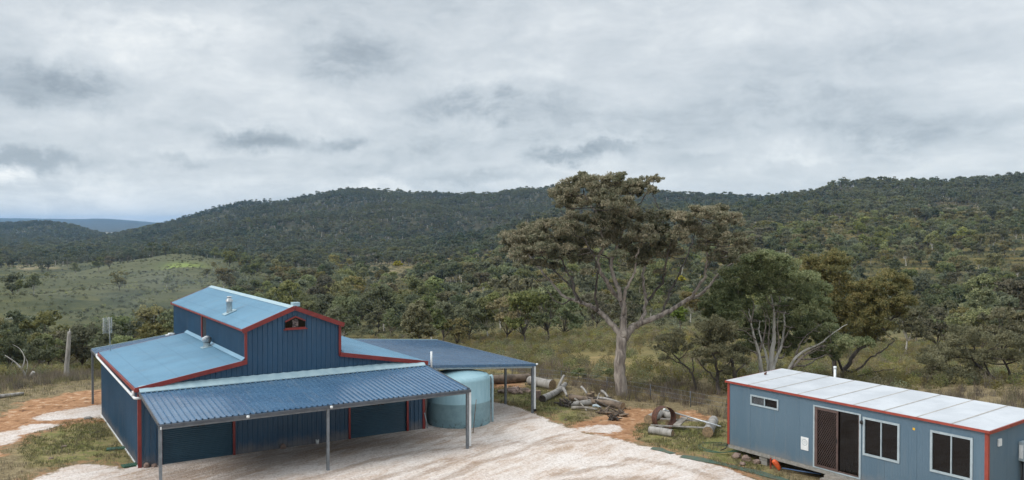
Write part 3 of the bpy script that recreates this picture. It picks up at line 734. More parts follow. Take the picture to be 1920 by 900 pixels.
MAN = [(985, 98, 1.05), (1030, 103, 1.15), (1055, 112, 1.0), (950, 112, 1.05), (915, 118, 1.0), (880, 116, 1.0), (830, 112, 1.0), (1420, 84, .8), (1700, 92, .9), (1760, 100, .9), (1830, 96, .9), (1880, 90, .95), (1915, 98, .9), (1640, 110, .8), (420, 150, 1.), (395, 175, 1.05), (440, 170, .9), (270, 128, 1.05), (300, 118, .95), (245, 120, .9), (310, 640, 1.6), (185, 480, 1.3), (205, 490, 1.2), (325, 648, 1.3)]
TX.append(np.array([(u - 960) / F * y for u, y, s in MAN])); TY.append(np.array([float(y) for u, y, s in MAN])); TS.append(np.array([s for u, y, s in MAN]))
ST = []   # stands of tall pale stemmed trees on the slopes
for k in range(22): ST.append((836 + 4.3 * k + random.uniform(-2, 2), 536 - random.uniform(0, 16), 1.45))
for k in range(16): ST.append((1765 + 10 * k + random.uniform(-5, 5), 462 - random.uniform(0, 40), 1.35))
for k in range(10): ST.append((1400 + 9 * k + random.uniform(-5, 5), 470 - random.uniform(0, 20), 1.3))
HG_ = [hitg(u, v, 150) for u, v, s in ST]
TX.append(np.array([p.x for p in HG_])); TY.append(np.array([p.y for p in HG_])); TS.append(np.array([s for u, v, s in ST]))
TX, TY, TS = map(np.concatenate, (TX, TY, TS)); TK = np.full(len(TX), -1); TK[-len(ST):] = rng.choice([5, 6, 6], len(ST)); TZ = height(TX, TY)
TS = np.where((TX / TY * F + 960 < 380) & (TY < 135), TS * .76, TS)
hgt = 6.4 * TS * np.where(TY < 130, .92, 1) * np.where((TY < 560), 1, 1.12)
vis = visible(TX, TY, TZ, hgt); TX, TY, TZ, TS, hgt, TK = (a[vis] for a in (TX, TY, TZ, TS, hgt, TK))
print('trees', len(TX), 'near', (TY < 560).sum())
# prototypes
MID = []
for k, (lm, bk, ncl, sp, kd, cb) in enumerate([('leaf_a', 'bark_dark', 8, .40, 'round', .30), ('leaf_b', 'bark_gum', 7, .34, 'tall', .38), ('leaf_c', 'bark_dark', 7, .42, 'round', .28), ('leaf_a', 'bark_gum', 9, .44, 'round', .32),
                                               ('leaf_b', 'bark_dark', 8, .36, 'round', .22), ('leaf_c', 'bark_white', 6, .32, 'tall', .42), ('leaf_a', 'bark_white', 7, .36, 'tall', .40)]):
    MID.append(proto_tree(6.4, ncl + 6, 4200, .31, sp, .12, kd, bk, lm, True, cb - .08))
FARP = []
for k, (lm, bk, ncl, sp, kd, cb) in enumerate([('leaf_fa', 'bark_dark', 6, .36, 'round', .34), ('leaf_fb', 'bark_gum', 5, .32, 'round', .40), ('leaf_fa', 'bark_gum', 5, .36, 'round', .34), ('leaf_fb', 'bark_white', 5, .28, 'tall', .45), ('leaf_fa', 'bark_dark', 6, .34, 'round', .3)]):
    FARP.append(proto_tree(7.2, ncl + 3, 800, .6, sp, .17, kd, bk, lm, True, cb - .08))
midx = rng.integers(0, len(MID), len(TX)); midx = np.where(TK >= 0, TK, midx); rot = rng.uniform(0, 6.28, len(TX))
# individuals: the largest in view
U_ = 960 + F * TX / TY
def hid_by_barn(u, vtop):
    return ((u > 330) & (u < 640) & (vtop > 590)) | ((u > 190) & (u <= 340) & (vtop > 650)) | ((u >= 640) & (u < 1000) & (vtop > 640))
vtop = HOR + F * (CZ - TZ - hgt) / TY
ok = (U_ > -40) & (U_ < 1960) & ~hid_by_barn(U_, vtop)
score = np.where(ok, hgt / TY, 0); order = np.argsort(-score)[:285]; ind = np.zeros(len(TX), bool); ind[order] = True
CW = {'leaf_a': 'olive', 'leaf_b': 'greyish', 'leaf_c': 'brownish'}
BW = {'bark_dark': 'dark', 'bark_gum': 'grey', 'bark_white': 'white'}
mid_meshes = []
for k, (tb, V, Fq, bk, lf) in enumerate(MID):
    tm = bpy.data.meshes.new('trunk'); tm.from_pydata(tb.v, [], tb.f); tm.materials.append(bk); tm.polygons.foreach_set('use_smooth', tb.sm)
    mid_meshes.append((tm, npmesh('crown', V, Fq, lf)))
regions = {}
def region(u, y):
    if u < 330 and y < 130: return 'in the gully beside the barn'
    if u < 420: return 'dotting the grassy slope at left'
    if u < 660: return 'beyond the high barn roof'
    if u < 960: return 'beyond the blue carport roof'
    if u < 1250: return 'seen past the tall gum'
    return 'beyond the cabin roof'
for i in order: regions.setdefault(region(U_[i], TY[i]), []).append(i)
def ordn(n):
    s_ = 'th' if 10 <= n % 100 <= 20 else {1: 'st', 2: 'nd', 3: 'rd'}.get(n % 10, 'th'); return '%d%s' % (n, s_)
LM = [('leaf_a', 'bark_dark'), ('leaf_b', 'bark_gum'), ('leaf_c', 'bark_dark'), ('leaf_a', 'bark_gum'), ('leaf_b', 'bark_dark'), ('leaf_c', 'bark_white'), ('leaf_a', 'bark_white')]
for rg, ids in regions.items():
    ids.sort(key=lambda i: U_[i])
    for q, i in enumerate(ids):
        k = midx[i]; s_ = float(TS[i]) * (.92 if TY[i] < 130 else 1)
        r = empty('gum_tree', (float(TX[i]), float(TY[i]), float(TZ[i])), float(rot[i])); r.scale = (s_, s_, s_)
        tag(r, '%s gum tree, %s from the left of those %s' % (CW[LM[k][0]], ordn(q + 1), rg), 'tree', 'bush trees ' + rg)
        link(bpy.data.objects.new('trunk', mid_meshes[k][0]), r); link(bpy.data.objects.new('crown', mid_meshes[k][1]), r)
rest = ~ind & (TY < 560)
scatter('woodland', [joined('w', *p) for p in MID], np.stack([TX, TY, TZ], 1)[rest], rot[rest], TS[rest], midx[rest])
rest = TY >= 560
fi = rng.choice(5, len(TX), p=[.24, .22, .22, .18, .14])
scatter('hill_forest', [joined('f', *p) for p in FARP], np.stack([TX, TY, TZ - .3], 1)[rest], rot[rest], TS[rest], fi[rest])
# ------------------------------------------------------------------ ground cover tufts and bushes (stuff)
def tuft(n, h, r, mat, wd=.012, lean=.35):
    V = []; Fc = []
    for k in range(n):
        a = random.uniform(0, 6.28); rr = r * math.sqrt(random.random()); x, y = rr * math.cos(a), rr * math.sin(a)
        hh = h * random.uniform(.45, 1.1); dx, dy = random.gauss(0, lean) * hh, random.gauss(0, lean) * hh; b = random.uniform(0, 6.28); cx, cy = math.cos(b) * wd, math.sin(b) * wd
        j = len(V); V += [(x - cx, y - cy, -.03), (x + cx, y + cy, -.03), (x + dx + cx * .3, y + dy + cy * .3, hh), (x + dx - cx * .3, y + dy - cy * .3, hh)]; Fc.append((j, j + 1, j + 2, j + 3))
    return bpy.data.objects.new('tuft', npmesh('tuft', np.array(V), np.array(Fc), mat))
def bush(n, h, r, mat, leaf=.10):
    q = rng.normal(size=(n, 3)); q /= np.linalg.norm(q, axis=1, keepdims=True); q *= rng.random((n, 1)) ** .35
    P = q * np.array([r, r, h * .5]) + np.array([0, 0, h * .48]); P[:, 2] += .15 * h * np.sin(P[:, 0] * 9) * np.cos(P[:, 1] * 7)
    V, Fq = leaf_quads(P, leaf, .5, -.4, q, .4)
    return bpy.data.objects.new('bush', npmesh('bush', V, Fq, mat))
def in_any(polys, x, y, m=0.):
    return np.maximum.reduce([poly_sd(p, x, y) for p in polys]) > m
def grid_pts(x0, x1, y0, y1, cell):
    xs, ys = np.meshgrid(np.arange(x0, x1, cell), np.arange(y0, y1, cell)); xs = xs.ravel(); ys = ys.ravel()
    return xs + rng.uniform(-.6, .6, len(xs)) * cell, ys + rng.uniform(-.6, .6, len(xs)) * cell
BO = np.array([-13.923, 32.406]); BYAW = .559
def barn_local(x, y):
    dx, dy = x - BO[0], y - BO[1]; return dx * math.cos(BYAW) + dy * math.sin(BYAW), -dx * math.sin(BYAW) + dy * math.cos(BYAW)
CO, CYAW = np.array([8.783, 35.3]), -.971
def cab_local(x, y):
    dx, dy = x - CO[0], y - CO[1]; return dx * math.cos(CYAW) + dy * math.sin(CYAW), -dx * math.sin(CYAW) + dy * math.cos(CYAW)
def clear_of(x, y):
    a, b = barn_local(x, y); c, d = cab_local(x, y)
    tk = np.hypot(x + 2.45, y - 40.08) < 1.7
    return ~(((a > -.1) & (a < 12) & (b > -.3) & (b < 14)) | ((c > -.1) & (c < 10.6) & (d > -.15) & (d < 3.5)) | tk)
def place(name, protos, x, y, smin, smax, zoff=0.):
    z = height(x, y) + zoff
    return scatter(name, protos, np.stack([x, y, z], 1), rng.uniform(0, 6.28, len(x)), rng.uniform(smin, smax, len(x)), rng.integers(0, len(protos), len(x)))
# short grass
x, y = grid_pts(-30, 14, 24, 52, .17)
k = in_any(GREEN, x, y, -.1) & ~in_any(GRAVEL, x, y) & clear_of(x, y) & (fbm(x, y, 3) > .42)
place('short_grass', [tuft(16, .085, .13, M[m], .008) for m in ('grass', 'grass', 'straw')], x[k], y[k], .6, 1.3)
# dry grass and stalks at the pad's edges
x, y = grid_pts(-42, 34, 24, 62, .36)
u = 960 + F * x / y; v = HOR + F * (CZ - height(x, y)) / y
edge = np.interp(u, [-200, 0, 100, 200, 330, 640, 900, 980, 1050, 1130, 1200, 1290, 1360, 1500, 1920], [760, 738, 722, 708, 705, 700, 688, 704, 722, 745, 757, 772, 790, 790, 790])
band = (v < edge) & (v > edge - np.interp(u, [0, 900, 1100, 1300], [26, 16, 26, 48])) & clear_of(x, y)
k = band & (fbm(x * .8, y * .8, 3) > .36)
place('dry_stalks', [tuft(26, .52, .26, M['dry'], .010, .28), tuft(22, .42, .24, M['dry'], .010, .3), tuft(24, .36, .26, M['straw'], .010, .35)], x[k], y[k], .5, 1.15)
k2 = ~band & (v > edge) & ~in_any(GRAVEL, x, y, -.2) & ~in_any(CLAY, x, y, -.1) & clear_of(x, y) & (rng.random(len(x)) < .6)
place('straw_grass', [tuft(18, .13, .18, M['straw'], .008), tuft(14, .10, .16, M['dry'], .008)], x[k2], y[k2], .6, 1.5)
# heath bushes over the flats and slopes beyond the fence
def heath(y0, y1, cell, s0, s1, name, protos, thr=.45, big=1):
    x, y, u = sample(y0, y1, cell)
    v = HOR + F * (CZ - height(x, y)) / y
    lim = np.interp(u, [-200, 0, 100, 200, 330, 640, 900, 980, 1050, 1130, 1200, 1290, 1360, 1920], [745, 715, 705, 695, 695, 690, 680, 696, 708, 722, 732, 742, 760, 760])
    k = (v < lim) & (((u - 30) / 45) ** 2 + ((v - 600) / 22) ** 2 > 1) & (fbm(x / 7, y / 9, 3) > thr + .10 * ((u < 400) & (y > 170))) & (u > -300) & (u < 2200) & visible(x, y, height(x, y), 1.5, 6)
    place(name, protos, x[k], y[k], s0, s1)
HB = [bush(190, .75, .45, M[m], .11) for m in ('heath', 'heath', 'heath', 'straw', 'leaf_a')] + [tuft(40, .7, .3, M['dry'], .014), tuft(40, .55, .35, M['straw'], .014)]
heath(47, 135, .92, .4, 1.25, 'heath', HB, .31)
HF = [bush(60, 1.2, .9, M[m], .34) for m in ('leaf_d', 'leaf_a', 'leaf_d', 'leaf_d', 'leaf_b')]
heath(130, 420, 2.7, .3, .85, 'scrub', HF, .36)
heath(420, 800, 5.0, .5, 1.2, 'far_scrub', [bush(30, .8, .9, M[m], .5) for m in ('leaf_d', 'leaf_d', 'leaf_b')], .40)
# ------------------------------------------------------------------ the barn
W, D, DU, XL, XR, HE, HL, HG, HR = 11.79, 10.59, 14.0, 3.94, 7.87, 3.0, 3.70, 4.93, 5.74
XM = (XL + XR) / 2
barn = empty('barn', (BO[0], BO[1], 0), BYAW)
tag(barn, 'navy blue steel barn with raised centre roof, red trim and carports on three sides', 'barn')
def sheet(mb, org, us, up, nr, s0, s1, bot, top, per=.203, h=.028, rib=.055, tp=.026):
    """profiled steel sheet: ribs every per metres along us, running along up; nr is the outside"""
    org, us, up, nr = map(Vector, (org, us, up, nr))
    xs = []; k = math.floor(s0 / per) - 1
    while k * per < s1 + per:
        c = k * per
        xs += [(c, 0), (c + per - rib, 0), (c + per - (rib + tp) / 2, h), (c + per - (rib - tp) / 2, h)]; k += 1
    xs.sort()
    def hh(s):
        for (a, ha), (b, hb) in zip(xs[:-1], xs[1:]):
            if a <= s <= b: return ha + (hb - ha) * (s - a) / max(b - a, 1e-9)
        return 0
    pts = [(s0, hh(s0))] + [(s, q) for s, q in xs if s0 + 1e-6 < s < s1 - 1e-6] + [(s1, hh(s1))]
    V = []; Fc = []
    for s, q in pts:
        b = bot(s) if callable(bot) else bot; t = top(s) if callable(top) else top
        V += [org + us * s + up * b + nr * q, org + us * s + up * t + nr * q]
    for i in range(len(pts) - 1): Fc.append((2 * i, 2 * i + 2, 2 * i + 3, 2 * i + 1))
    mb.add(V, Fc); return mb
X_, Y_, Z_ = Vector((1, 0, 0)), Vector((0, 1, 0)), Vector((0, 0, 1))
def ftop(s):
    if s < XL: return HE - .04 + (HL - HE) * s / XL
    if s <= XM: return HG - .03 + (HR - HG) * (s - XL) / (XM - XL)
    if s <= XR: return HG - .03 + (HR - HG) * (XR - s) / (XR - XL) * 2 if False else HG - .03 + (HR - HG) * (XR - s) / (XR - XM)
    return HE - .04 + (HL - HE) * (W - s) / (W - XR)
D1, D2, DH = (.80, 3.43), (8.33, 10.94), 2.55
fw = MB(); e = 1e-4
for a, b, bo in ((0, D1[0], 0), (D1[0], D1[1], DH), (D1[1], XL - e, 0), (XL + e, XM, 0), (XM, XR - e, 0), (XR + e, D2[0], 0), (D2[0], D2[1], DH), (D2[1], W, 0)):
    sheet(fw, (0, 0, 0), X_, Z_, -Y_, a, b, bo, ftop)
fw.build('front_wall', M['wall'], barn)
sw = MB(); sheet(sw, (0, 0, 0), Y_, Z_, -X_, 0, D, 0, HE - .05); sw.build('side_wall', M['wall'], barn)
sw = MB(); sheet(sw, (W, 0, 0), Y_, Z_, X_, 0, D, 0, HE - .05); sw.build('side_wall', M['wall'], barn)
bw = MB(); sheet(bw, (0, D, 0), X_, Z_, Y_, 0, XL - e, 0, ftop); sheet(bw, (0, D, 0), X_, Z_, Y_, XR + e, W, 0, ftop)
sheet(bw, (0, DU, 0), X_, Z_, Y_, XL, XM, 2.6, ftop); sheet(bw, (0, DU, 0), X_, Z_, Y_, XM, XR, 2.6, ftop); bw.build('back_wall', M['wall'], barn)
for xx, nn_ in ((XL, -X_), (XR, X_)):
    c = MB(); sheet(c, (xx, 0, 0), Y_, Z_, nn_, 0, 6.55, HL - .1, HG - .03, per=.14, h=.028, rib=.05); sheet(c, (xx, 0, 0), Y_, Z_, nn_, 7.45, D, HL - .1, HG - .03, per=.203)
    sheet(c, (xx, 0, 0), Y_, Z_, nn_, D, DU, 2.6, HG - .03, per=.203); c.build('upper_side_wall', M['wall'], barn)
    r_ = MB(); s_ = nn_.x
    r_.box((min(xx, xx + s_ * .06), 7.3, HL - .05), (max(xx, xx + s_ * .06), 7.45, HG - .05)); r_.build('corner_trim', M['red'], barn)
    r_ = MB(); r_.box((xx - .02, 6.55, HL - .05), (xx + .02, 7.3, HG - .05)); r_.build('recessed_panel', M['dark'], barn)
# roofs
def roof(mb, a0, z0, a1, z1, b0, b1, per=.203, h=.026):
    L = math.hypot(a1 - a0, z1 - z0); up = Vector(((a1 - a0) / L, 0, (z1 - z0) / L)); nr = Vector((-up.z, 0, up.x)) * (1 if a1 > a0 else -1)
    sheet(mb, (a0, 0, z0), Y_, up, nr, b0, b1, 0, L, per, h)
    # underside
    mb.add([(a0, b0, z0 - .03), (a1, b0, z1 - .03), (a1, b1, z1 - .03), (a0, b1, z0 - .03)], [(0, 1, 2, 3)])
OH = .11
lroof = MB(); roof(lroof, -OH, HE, XL, HL, -OH, D + .05); lroof = lroof.build('lean_to_roof', M['roof'], barn)
rroof = MB(); roof(rroof, W + OH, HE, XR, HL, -OH, D + .05); rroof.build('lean_to_roof', M['roof'], barn)
ur = MB(); roof(ur, XL - OH, HG, XM, HR, -OH, DU + .05); roof(ur, XR + OH, HG, XM, HR, -OH, DU + .05); ur = ur.build('upper_roof', M['roof'], barn)
rc = MB(); kz = (HR - HG) / (XM - XL + OH)
for s_ in (-1, 1):
    rc.add([(XM, -OH - .02, HR + .035), (XM + s_ * .20, -OH - .02, HR + .03 - .2 * kz), (XM + s_ * .20, DU + .06, HR + .03 - .2 * kz), (XM, DU + .06, HR + .035)], [(0, 1, 2, 3)])
rc.build('ridge_cap', M['flash'], barn)
for xx, s_ in ((XL, -1), (XR, 1)):   # apron where the lean-to meets the upper wall
    a_ = MB(); a_.add([(xx + s_ * .035, -OH, HL + .12), (xx + s_ * .035, D + .05, HL + .12), (xx + s_ * .17, D + .05, HL + .012), (xx + s_ * .17, -OH, HL + .012)], [(0, 1, 2, 3)]); a_.build('apron_flashing', M['roof'], barn)
# red trim
def trim(name, p, q, wd=.07, hh=.16, mat='red', up=(0, 0, 1)): MB().bar(p, q, wd, hh, up).build(name, M[mat], barn)
fy = -OH - .03
trim('barge_board', (-OH - .03, fy, HE - .06), (XL + .02, fy, HL - .055), .05, .17)
trim('barge_board', (W + OH + .03, fy, HE - .06), (XR - .02, fy, HL - .055), .05, .17)
trim('barge_board', (XL - OH - .04, fy, HG - .06), (XM, fy, HR - .045), .05, .18)
trim('barge_board', (XR + OH + .04, fy, HG - .06), (XM, fy, HR - .045), .05, .18)
trim('barge_board', (XL - OH - .04, DU + .08, HG - .06), (XM, DU + .08, HR - .045), .05, .14)
trim('barge_board', (-OH - .03, D + .08, HE - .04), (XL - .05, D + .08, HL - .04), .03, .09)
MB().box((XL - .045, -.075, HL - .13), (XL + .06, -.035, HG - .08)).build('corner_trim', M['red'], barn)
MB().box((XR - .06, -.075, HL - .13), (XR + .045, -.035, HG - .08)).build('corner_trim', M['red'], barn)
MB().box((-.045, -.05, .0), (.075, -.03, HE - .05)).box((-.047, -.052, 0), (-.03, .07, HE - .05)).build('corner_trim', M['red'], barn)
MB().box((W - .075, -.05, .0), (W + .045, -.03, HE - .05)).box((W + .03, -.052, 0), (W + .047, .07, HE - .05)).build('corner_trim', M['red'], barn)
for a_ in (D1[0] - .09, D1[1], D2[0] - .09, D2[1]):
    MB().box((a_, -.06, 0), (a_ + .09, -.033, DH)).build('door_jamb', M['red'], barn)
g = MB(); g.box((XL - OH - .045, -OH, HG - .07), (XL - OH - .003, DU, HG - .012)); g.build('eave_trim', M['red'], barn)
g = MB(); g.box((XR + OH + .003, -OH, HG - .07), (XR + OH + .045, DU, HG - .012)); g.build('eave_trim', M['red'], barn)
g = MB(); g.box((-OH - .06, -OH, HE - .14), (-OH - .003, D, HE - .02)); g.build('gutter', M['red'], barn)
g = MB(); g.box((W + OH + .003, -OH, HE - .14), (W + OH + .06, D, HE - .02)); g.build('gutter', M['red'], barn)
# foam strip along the foot of the side wall
MB().box((-.055, .05, 0), (-.004, D, .045)).build('base_strip', M['white'], barn)
# white pipe collecting the side gutter
p = MB(); p.tube([(-.20, D - .02, HE - .04), (-.21, D - .03, HE - .16), (-.20, D - .2, HE - .2), (-.19, 5, HE - .27), (-.18, .15, HE - .33), (-.17, -.16, HE - .35), (-.10, -.22, HE - .35), (.03, -.22, HE - .35)], .05, 10)
p.tube([(-.18, .1, HE - .33), (-.18, .1, HE - .12)], .055, 10); p.build('gutter_pipe', M['white'], barn)
p = MB(); p.tube([(W + .32, -.12, 2.55), (W + .32, -.12, 3.43)], .045, 10); p.build('vent_pipe', M['white'], barn)
MB().box((XM + .02, .15, HR - .02), (XM + .32, .45, HR + .14)).build('ridge_vent', M['flash'], barn)
# roller doors
for a0, a1 in (D1, D2):
    m_ = MB(); n = 34; V = []; Fc = []
    for k in range(n + 1):
        z0 = .03 + (DH - .03) * k / n
        for q, off in ((0., 0.), (.35, .016), (.65, .016)):
            if k == n and q: break
            zz = z0 + q * (DH - .03) / n; V += [(a0, .045 - off, zz), (a1, .045 - off, zz)]
    for i in range(len(V) // 2 - 1): Fc.append((2 * i, 2 * i + 1, 2 * i + 3, 2 * i + 2))
    m_.add(V, Fc); m_.box((a0, .02, 0), (a1, .06, .05)); dr = m_.build('roller_door', M['door'], barn)
    am = (a0 + a1) / 2
    h_ = MB(); h_.box((am - .26, .0, 1.28), (am - .12, .026, 1.32)).box((am + .12, .0, 1.28), (am + .26, .026, 1.32)).box((am - .03, .005, 1.27), (am + .03, .027, 1.33)); h_.build('handle', M['black'], dr)
# gable window
gw = [(5.53, 4.86), (6.38, 4.86), (6.38, 5.14), (5.955, 5.33), (5.53, 5.14)]
fr = MB()
for (a, b) in zip(gw, gw[1:] + gw[:1]): fr.bar((a[0], -.055, a[1]), (b[0], -.055, b[1]), .06, .055)
fr.box((5.46, -.12, 4.80), (6.45, -.03, 4.835)); fr.bar((5.955, -.05, 4.86), (5.955, -.05, 5.30), .03, .03)
fr = fr.build('gable_window', M['red'], barn)
MB().add([(a, -.04, z) for a, z in gw], [tuple(range(5))]).build('pane', M['glass'], fr)
MB().add([(5.83, -.045, 4.9), (6.08, -.045, 4.9), (6.08, -.045, 5.2), (5.955, -.045, 5.24), (5.83, -.045, 5.18)], [tuple(range(5))]).build('curtain', M['panewhite'], fr)
# chimney
ch = MB(); ch.lathe([(.125, -.25), (.125, .52), (.13, .52)], (4.44, 4.44, 5.17), 16); ch.lathe([(.15, .50), (.15, .58), (.08, .66), (.08, .69), (.12, .70), (.12, .73), (.0, .75)], (4.44, 4.44, 5.17), 16)
cz = 5.17
ch = ch.build('chimney', M['galv'], ur)
kk = (HR - HG) / (XM - XL + OH); V = [(a, b, HG + (a - XL + OH) * kk + .03) for a, b in ((4.18, 4.18), (4.70, 4.18), (4.70, 4.72), (4.18, 4.72))]
MB().add(V + [(x, y, z + .02) for x, y, z in V], [(0, 1, 2, 3), (4, 5, 6, 7), (0, 1, 5, 4), (1, 2, 6, 5), (2, 3, 7, 6), (3, 0, 4, 7)]).build('chimney_flashing', M['flash'], ur)
# turbine vent
tv = MB(); c0 = (3.60, 5.02, 3.60)
tv.lathe([(.15, -.1), (.15, .24), (.17, .25)], c0, 20); n = 22
for k in range(n):
    t0 = 2 * math.pi * k / n; V = []
    for j in range(7):
        ph = math.pi * (j / 6); r_ = .15 + .055 * math.sin(ph); z = c0[2] + .25 + .28 * j / 6; r_ = r_ if j < 6 else .09
        for dt in (0, .24): V.append((c0[0] + (r_ - dt * .10) * math.cos(t0 + dt), c0[1] + (r_ - dt * .10) * math.sin(t0 + dt), z))
    tv.add(V, [(2 * j, 2 * j + 1, 2 * j + 3, 2 * j + 2) for j in range(6)])
tv.lathe([(.145, .27), (.145, .5)], c0, 16); tv.lathe([(.115, .515), (.09, .54), (.0, .56)], c0, 16)
tv.build('turbine_vent', M['galv'], lroof)
V = [(a, b, HE + (a + OH) * (HL - HE) / (XL + OH) + .018) for a, b in ((3.36, 4.76), (3.84, 4.76), (3.84, 5.28), (3.36, 5.28))]
MB().add(V + [(x, y, z + .02) for x, y, z in V], [(0, 1, 2, 3), (4, 5, 6, 7), (0, 1, 5, 4), (1, 2, 6, 5), (2, 3, 7, 6), (3, 0, 4, 7)]).build('vent_flashing', M['flash'], lroof)
# television aerial on the lean-to roof
an = MB(); an.tube([(.35, 10.3, 3.02), (.30, 10.3, 4.7)], .016, 6)
for s_ in (-1, 1):
    for k in range(13):
        z = 3.95 + k * .058; an.tube([(.22 + .03 * s_ - .19 * (s_ < 0), 10.27, z), (.22 + .03 * s_ + .19 * (s_ > 0), 10.27, z + .01)], .009, 4)
for aa in (.06, .22, .40): an.tube([(aa, 10.27, 3.93), (aa, 10.27, 4.68)], .01, 4)
an.build('aerial', M['galv'], lroof)
# front verandah
AW = 11.83; A0, A1 = -.02, AW; ZT, ZB, BF = 2.86, 2.42, -4.08
L = math.hypot(-BF - .05, ZT - ZB); upv = Vector((0, -.05 - BF, ZT - ZB)) / L
aw = MB(); sheet(aw, (0, BF, ZB), X_, upv, Vector((0, -upv.z, upv.y)), A0, A1, 0, L, .203, .045, .062, .022)
aw.add([(A0, BF, ZB - .012), (A1, BF, ZB - .012), (A1, -.05, ZT - .012), (A0, -.05, ZT - .012)], [(0, 1, 2, 3)])
aw.build('verandah_roof', M['awn'], barn)
fl = MB(); V = []; Fc = []; n = 58
for k in range(n + 1):
    a = A0 + (A1 - .1 - A0) * k / n; V += [(a, -.042, ZT + .21 + (.018 if k % 2 else 0)), (a, -.32, ZT + .03), (a, -.325, ZT - .0)]
for k in range(n): j = 3 * k; Fc += [(j, j + 1, j + 4, j + 3), (j + 1, j + 2, j + 5, j + 4)]
fl.add(V, Fc).build('verandah_flashing', M['flash'], barn)
gt = MB(); gt.box((A0 - .03, BF - .10, ZB - .115), (A1 + .03, BF - .015, ZB - .012)).build('verandah_gutter', M['grey'], barn)
bm_ = MB(); bm_.box((A0, BF + .02, ZB - .19), (A1, BF + .075, ZB - .045)).build('verandah_beam', M['post'], barn)
for a_ in (A0, A1): 
    MB().bar((a_, BF - .02, ZB - .02), (a_, -.05, ZT - .02), .03, .12).build('verandah_barge', M['grey'], barn)
for a_ in (.03, 5.86, 11.75): MB().bevbox((a_ - .05, -4.10 + .0, -.1), (a_ + .05, -4.0, ZB - .05), .006).build('post', M['post'], barn)
dp = MB(); dp.box((11.81, -4.11, .1), (11.90, -4.03, ZB - .12)).build('downpipe', M['white'], barn)
for a_ in (2.9, 5.95): MB().lathe([(.0, .05), (.05, .04), (.06, 0), (.05, -.04), (0, -.05)], (a_, BF - .12, ZB - .06), 10).build('gutter_outlet', M['white'], barn)
MB().box((.0, BF - .13, ZB - .16), (.05, BF - .1, ZB - .07)).build('gutter_outlet', M['white'], barn)
for k in range(1, 4):   # purlins under the verandah
    f = k / 4; y = BF + f * (-.05 - BF); z = ZB + f * (ZT - ZB); MB().box((A0 + .02, y - .03, z - .10), (A1 - .02, y + .03, z - .02)).build('purlin', M['post'], barn)
# right carport
CA0, CA1, CB0, CB1 = W + .13, 17.78, .08, 10.25; CZ0, CZ1 = 2.80, 2.36
cr = MB(); roof(cr, CA1, CZ1, CA0, CZ0, CB0, CB1, .203, .03); cr.build('carport_roof', M['awn'], barn)
MB().bar((CA0, CB0 - .03, CZ0 - .05), (CA1 + .03, CB0 - .03, CZ1 - .04), .04, .12).build('carport_fascia', M['awn'], barn)
MB().bar((CA0, CB0 + .03, CZ0 - .15), (CA1, CB0 + .03, CZ1 - .14), .05, .09).build('carport_beam', M['frame'], barn)
MB().bar((CA0, CB1 + .03, CZ0 + .01), (CA1, CB1 + .03, CZ1 + .01), .06, .10).build('carport_fascia', M['flash'], barn)
MB().bar((CA1 + .045, CB0 - .05, CZ1 - .04), (CA1 + .045, CB1, CZ1 - .04), .07, .11).build('carport_gutter', M['grey'], barn)
for k in range(4):
    y = CB0 + 2.4 + k * 2.4; MB().bar((CA0, y, CZ0 - .11), (CA1, y, CZ1 - .11), .06, .12).build('rafter', M['post'], barn)
for a_, b_ in ((17.66, .12), (17.66, 2.6), (17.66, 10.1)): MB().bevbox((a_ - .05, b_ - .05, -.9), (a_ + .05, b_ + .05, CZ1 - .05), .006).build('post', M['post'], barn)
dp = MB(); dp.box((17.72, .04, .16), (17.80, .12, CZ1 - .1)).build('downpipe', M['white'], barn)
MB().box((17.70, .02, .08), (17.82, .14, .2)).build('downpipe_foot', M['black'], barn)
MB().lathe([(0, .05), (.05, .03), (.05, -.03), (0, -.05)], (CA1 + .07, CB0 - .07, CZ1), 10).build('gutter_outlet', M['white'], barn)
# rear carports behind the lean-tos
kr = (HL - HE) / (XL + OH)
for a0, a1, sg in ((-.05, XL - .05, 1), (W + .05, XR + .05, -1)):
    r_ = MB(); z0, z1 = 2.72, 3.24
    roof(r_, a0, z0, a1, z1, D + .12, DU, .203, .03); r_.build('rear_carport_roof', M['awn'], barn)
    MB().bar((a0, DU + .03, z0 + .01), (a1, DU + .03, z1 + .01), .05, .09).build('rear_fascia', M['flash'], barn)
    MB().bar((a0 - sg * .03, D + .1, z0 - .04), (a0 - sg * .03, DU, z0 - .04), .05, .10).build('rear_gutter', M['grey'], barn)
    MB().bevbox((a0 - .05, DU - .3, -.3), (a0 + .05, DU - .2, z0), .006).build('post', M['post'], barn)
MB().bevbox((3.60, 13.6, 3.22), (3.86, 13.95, 3.34), .02).tube([(3.5, 13.9, 3.22), (3.9, 13.6, 3.32)], .05, 8).build('roof_flashing', M['white'], barn)
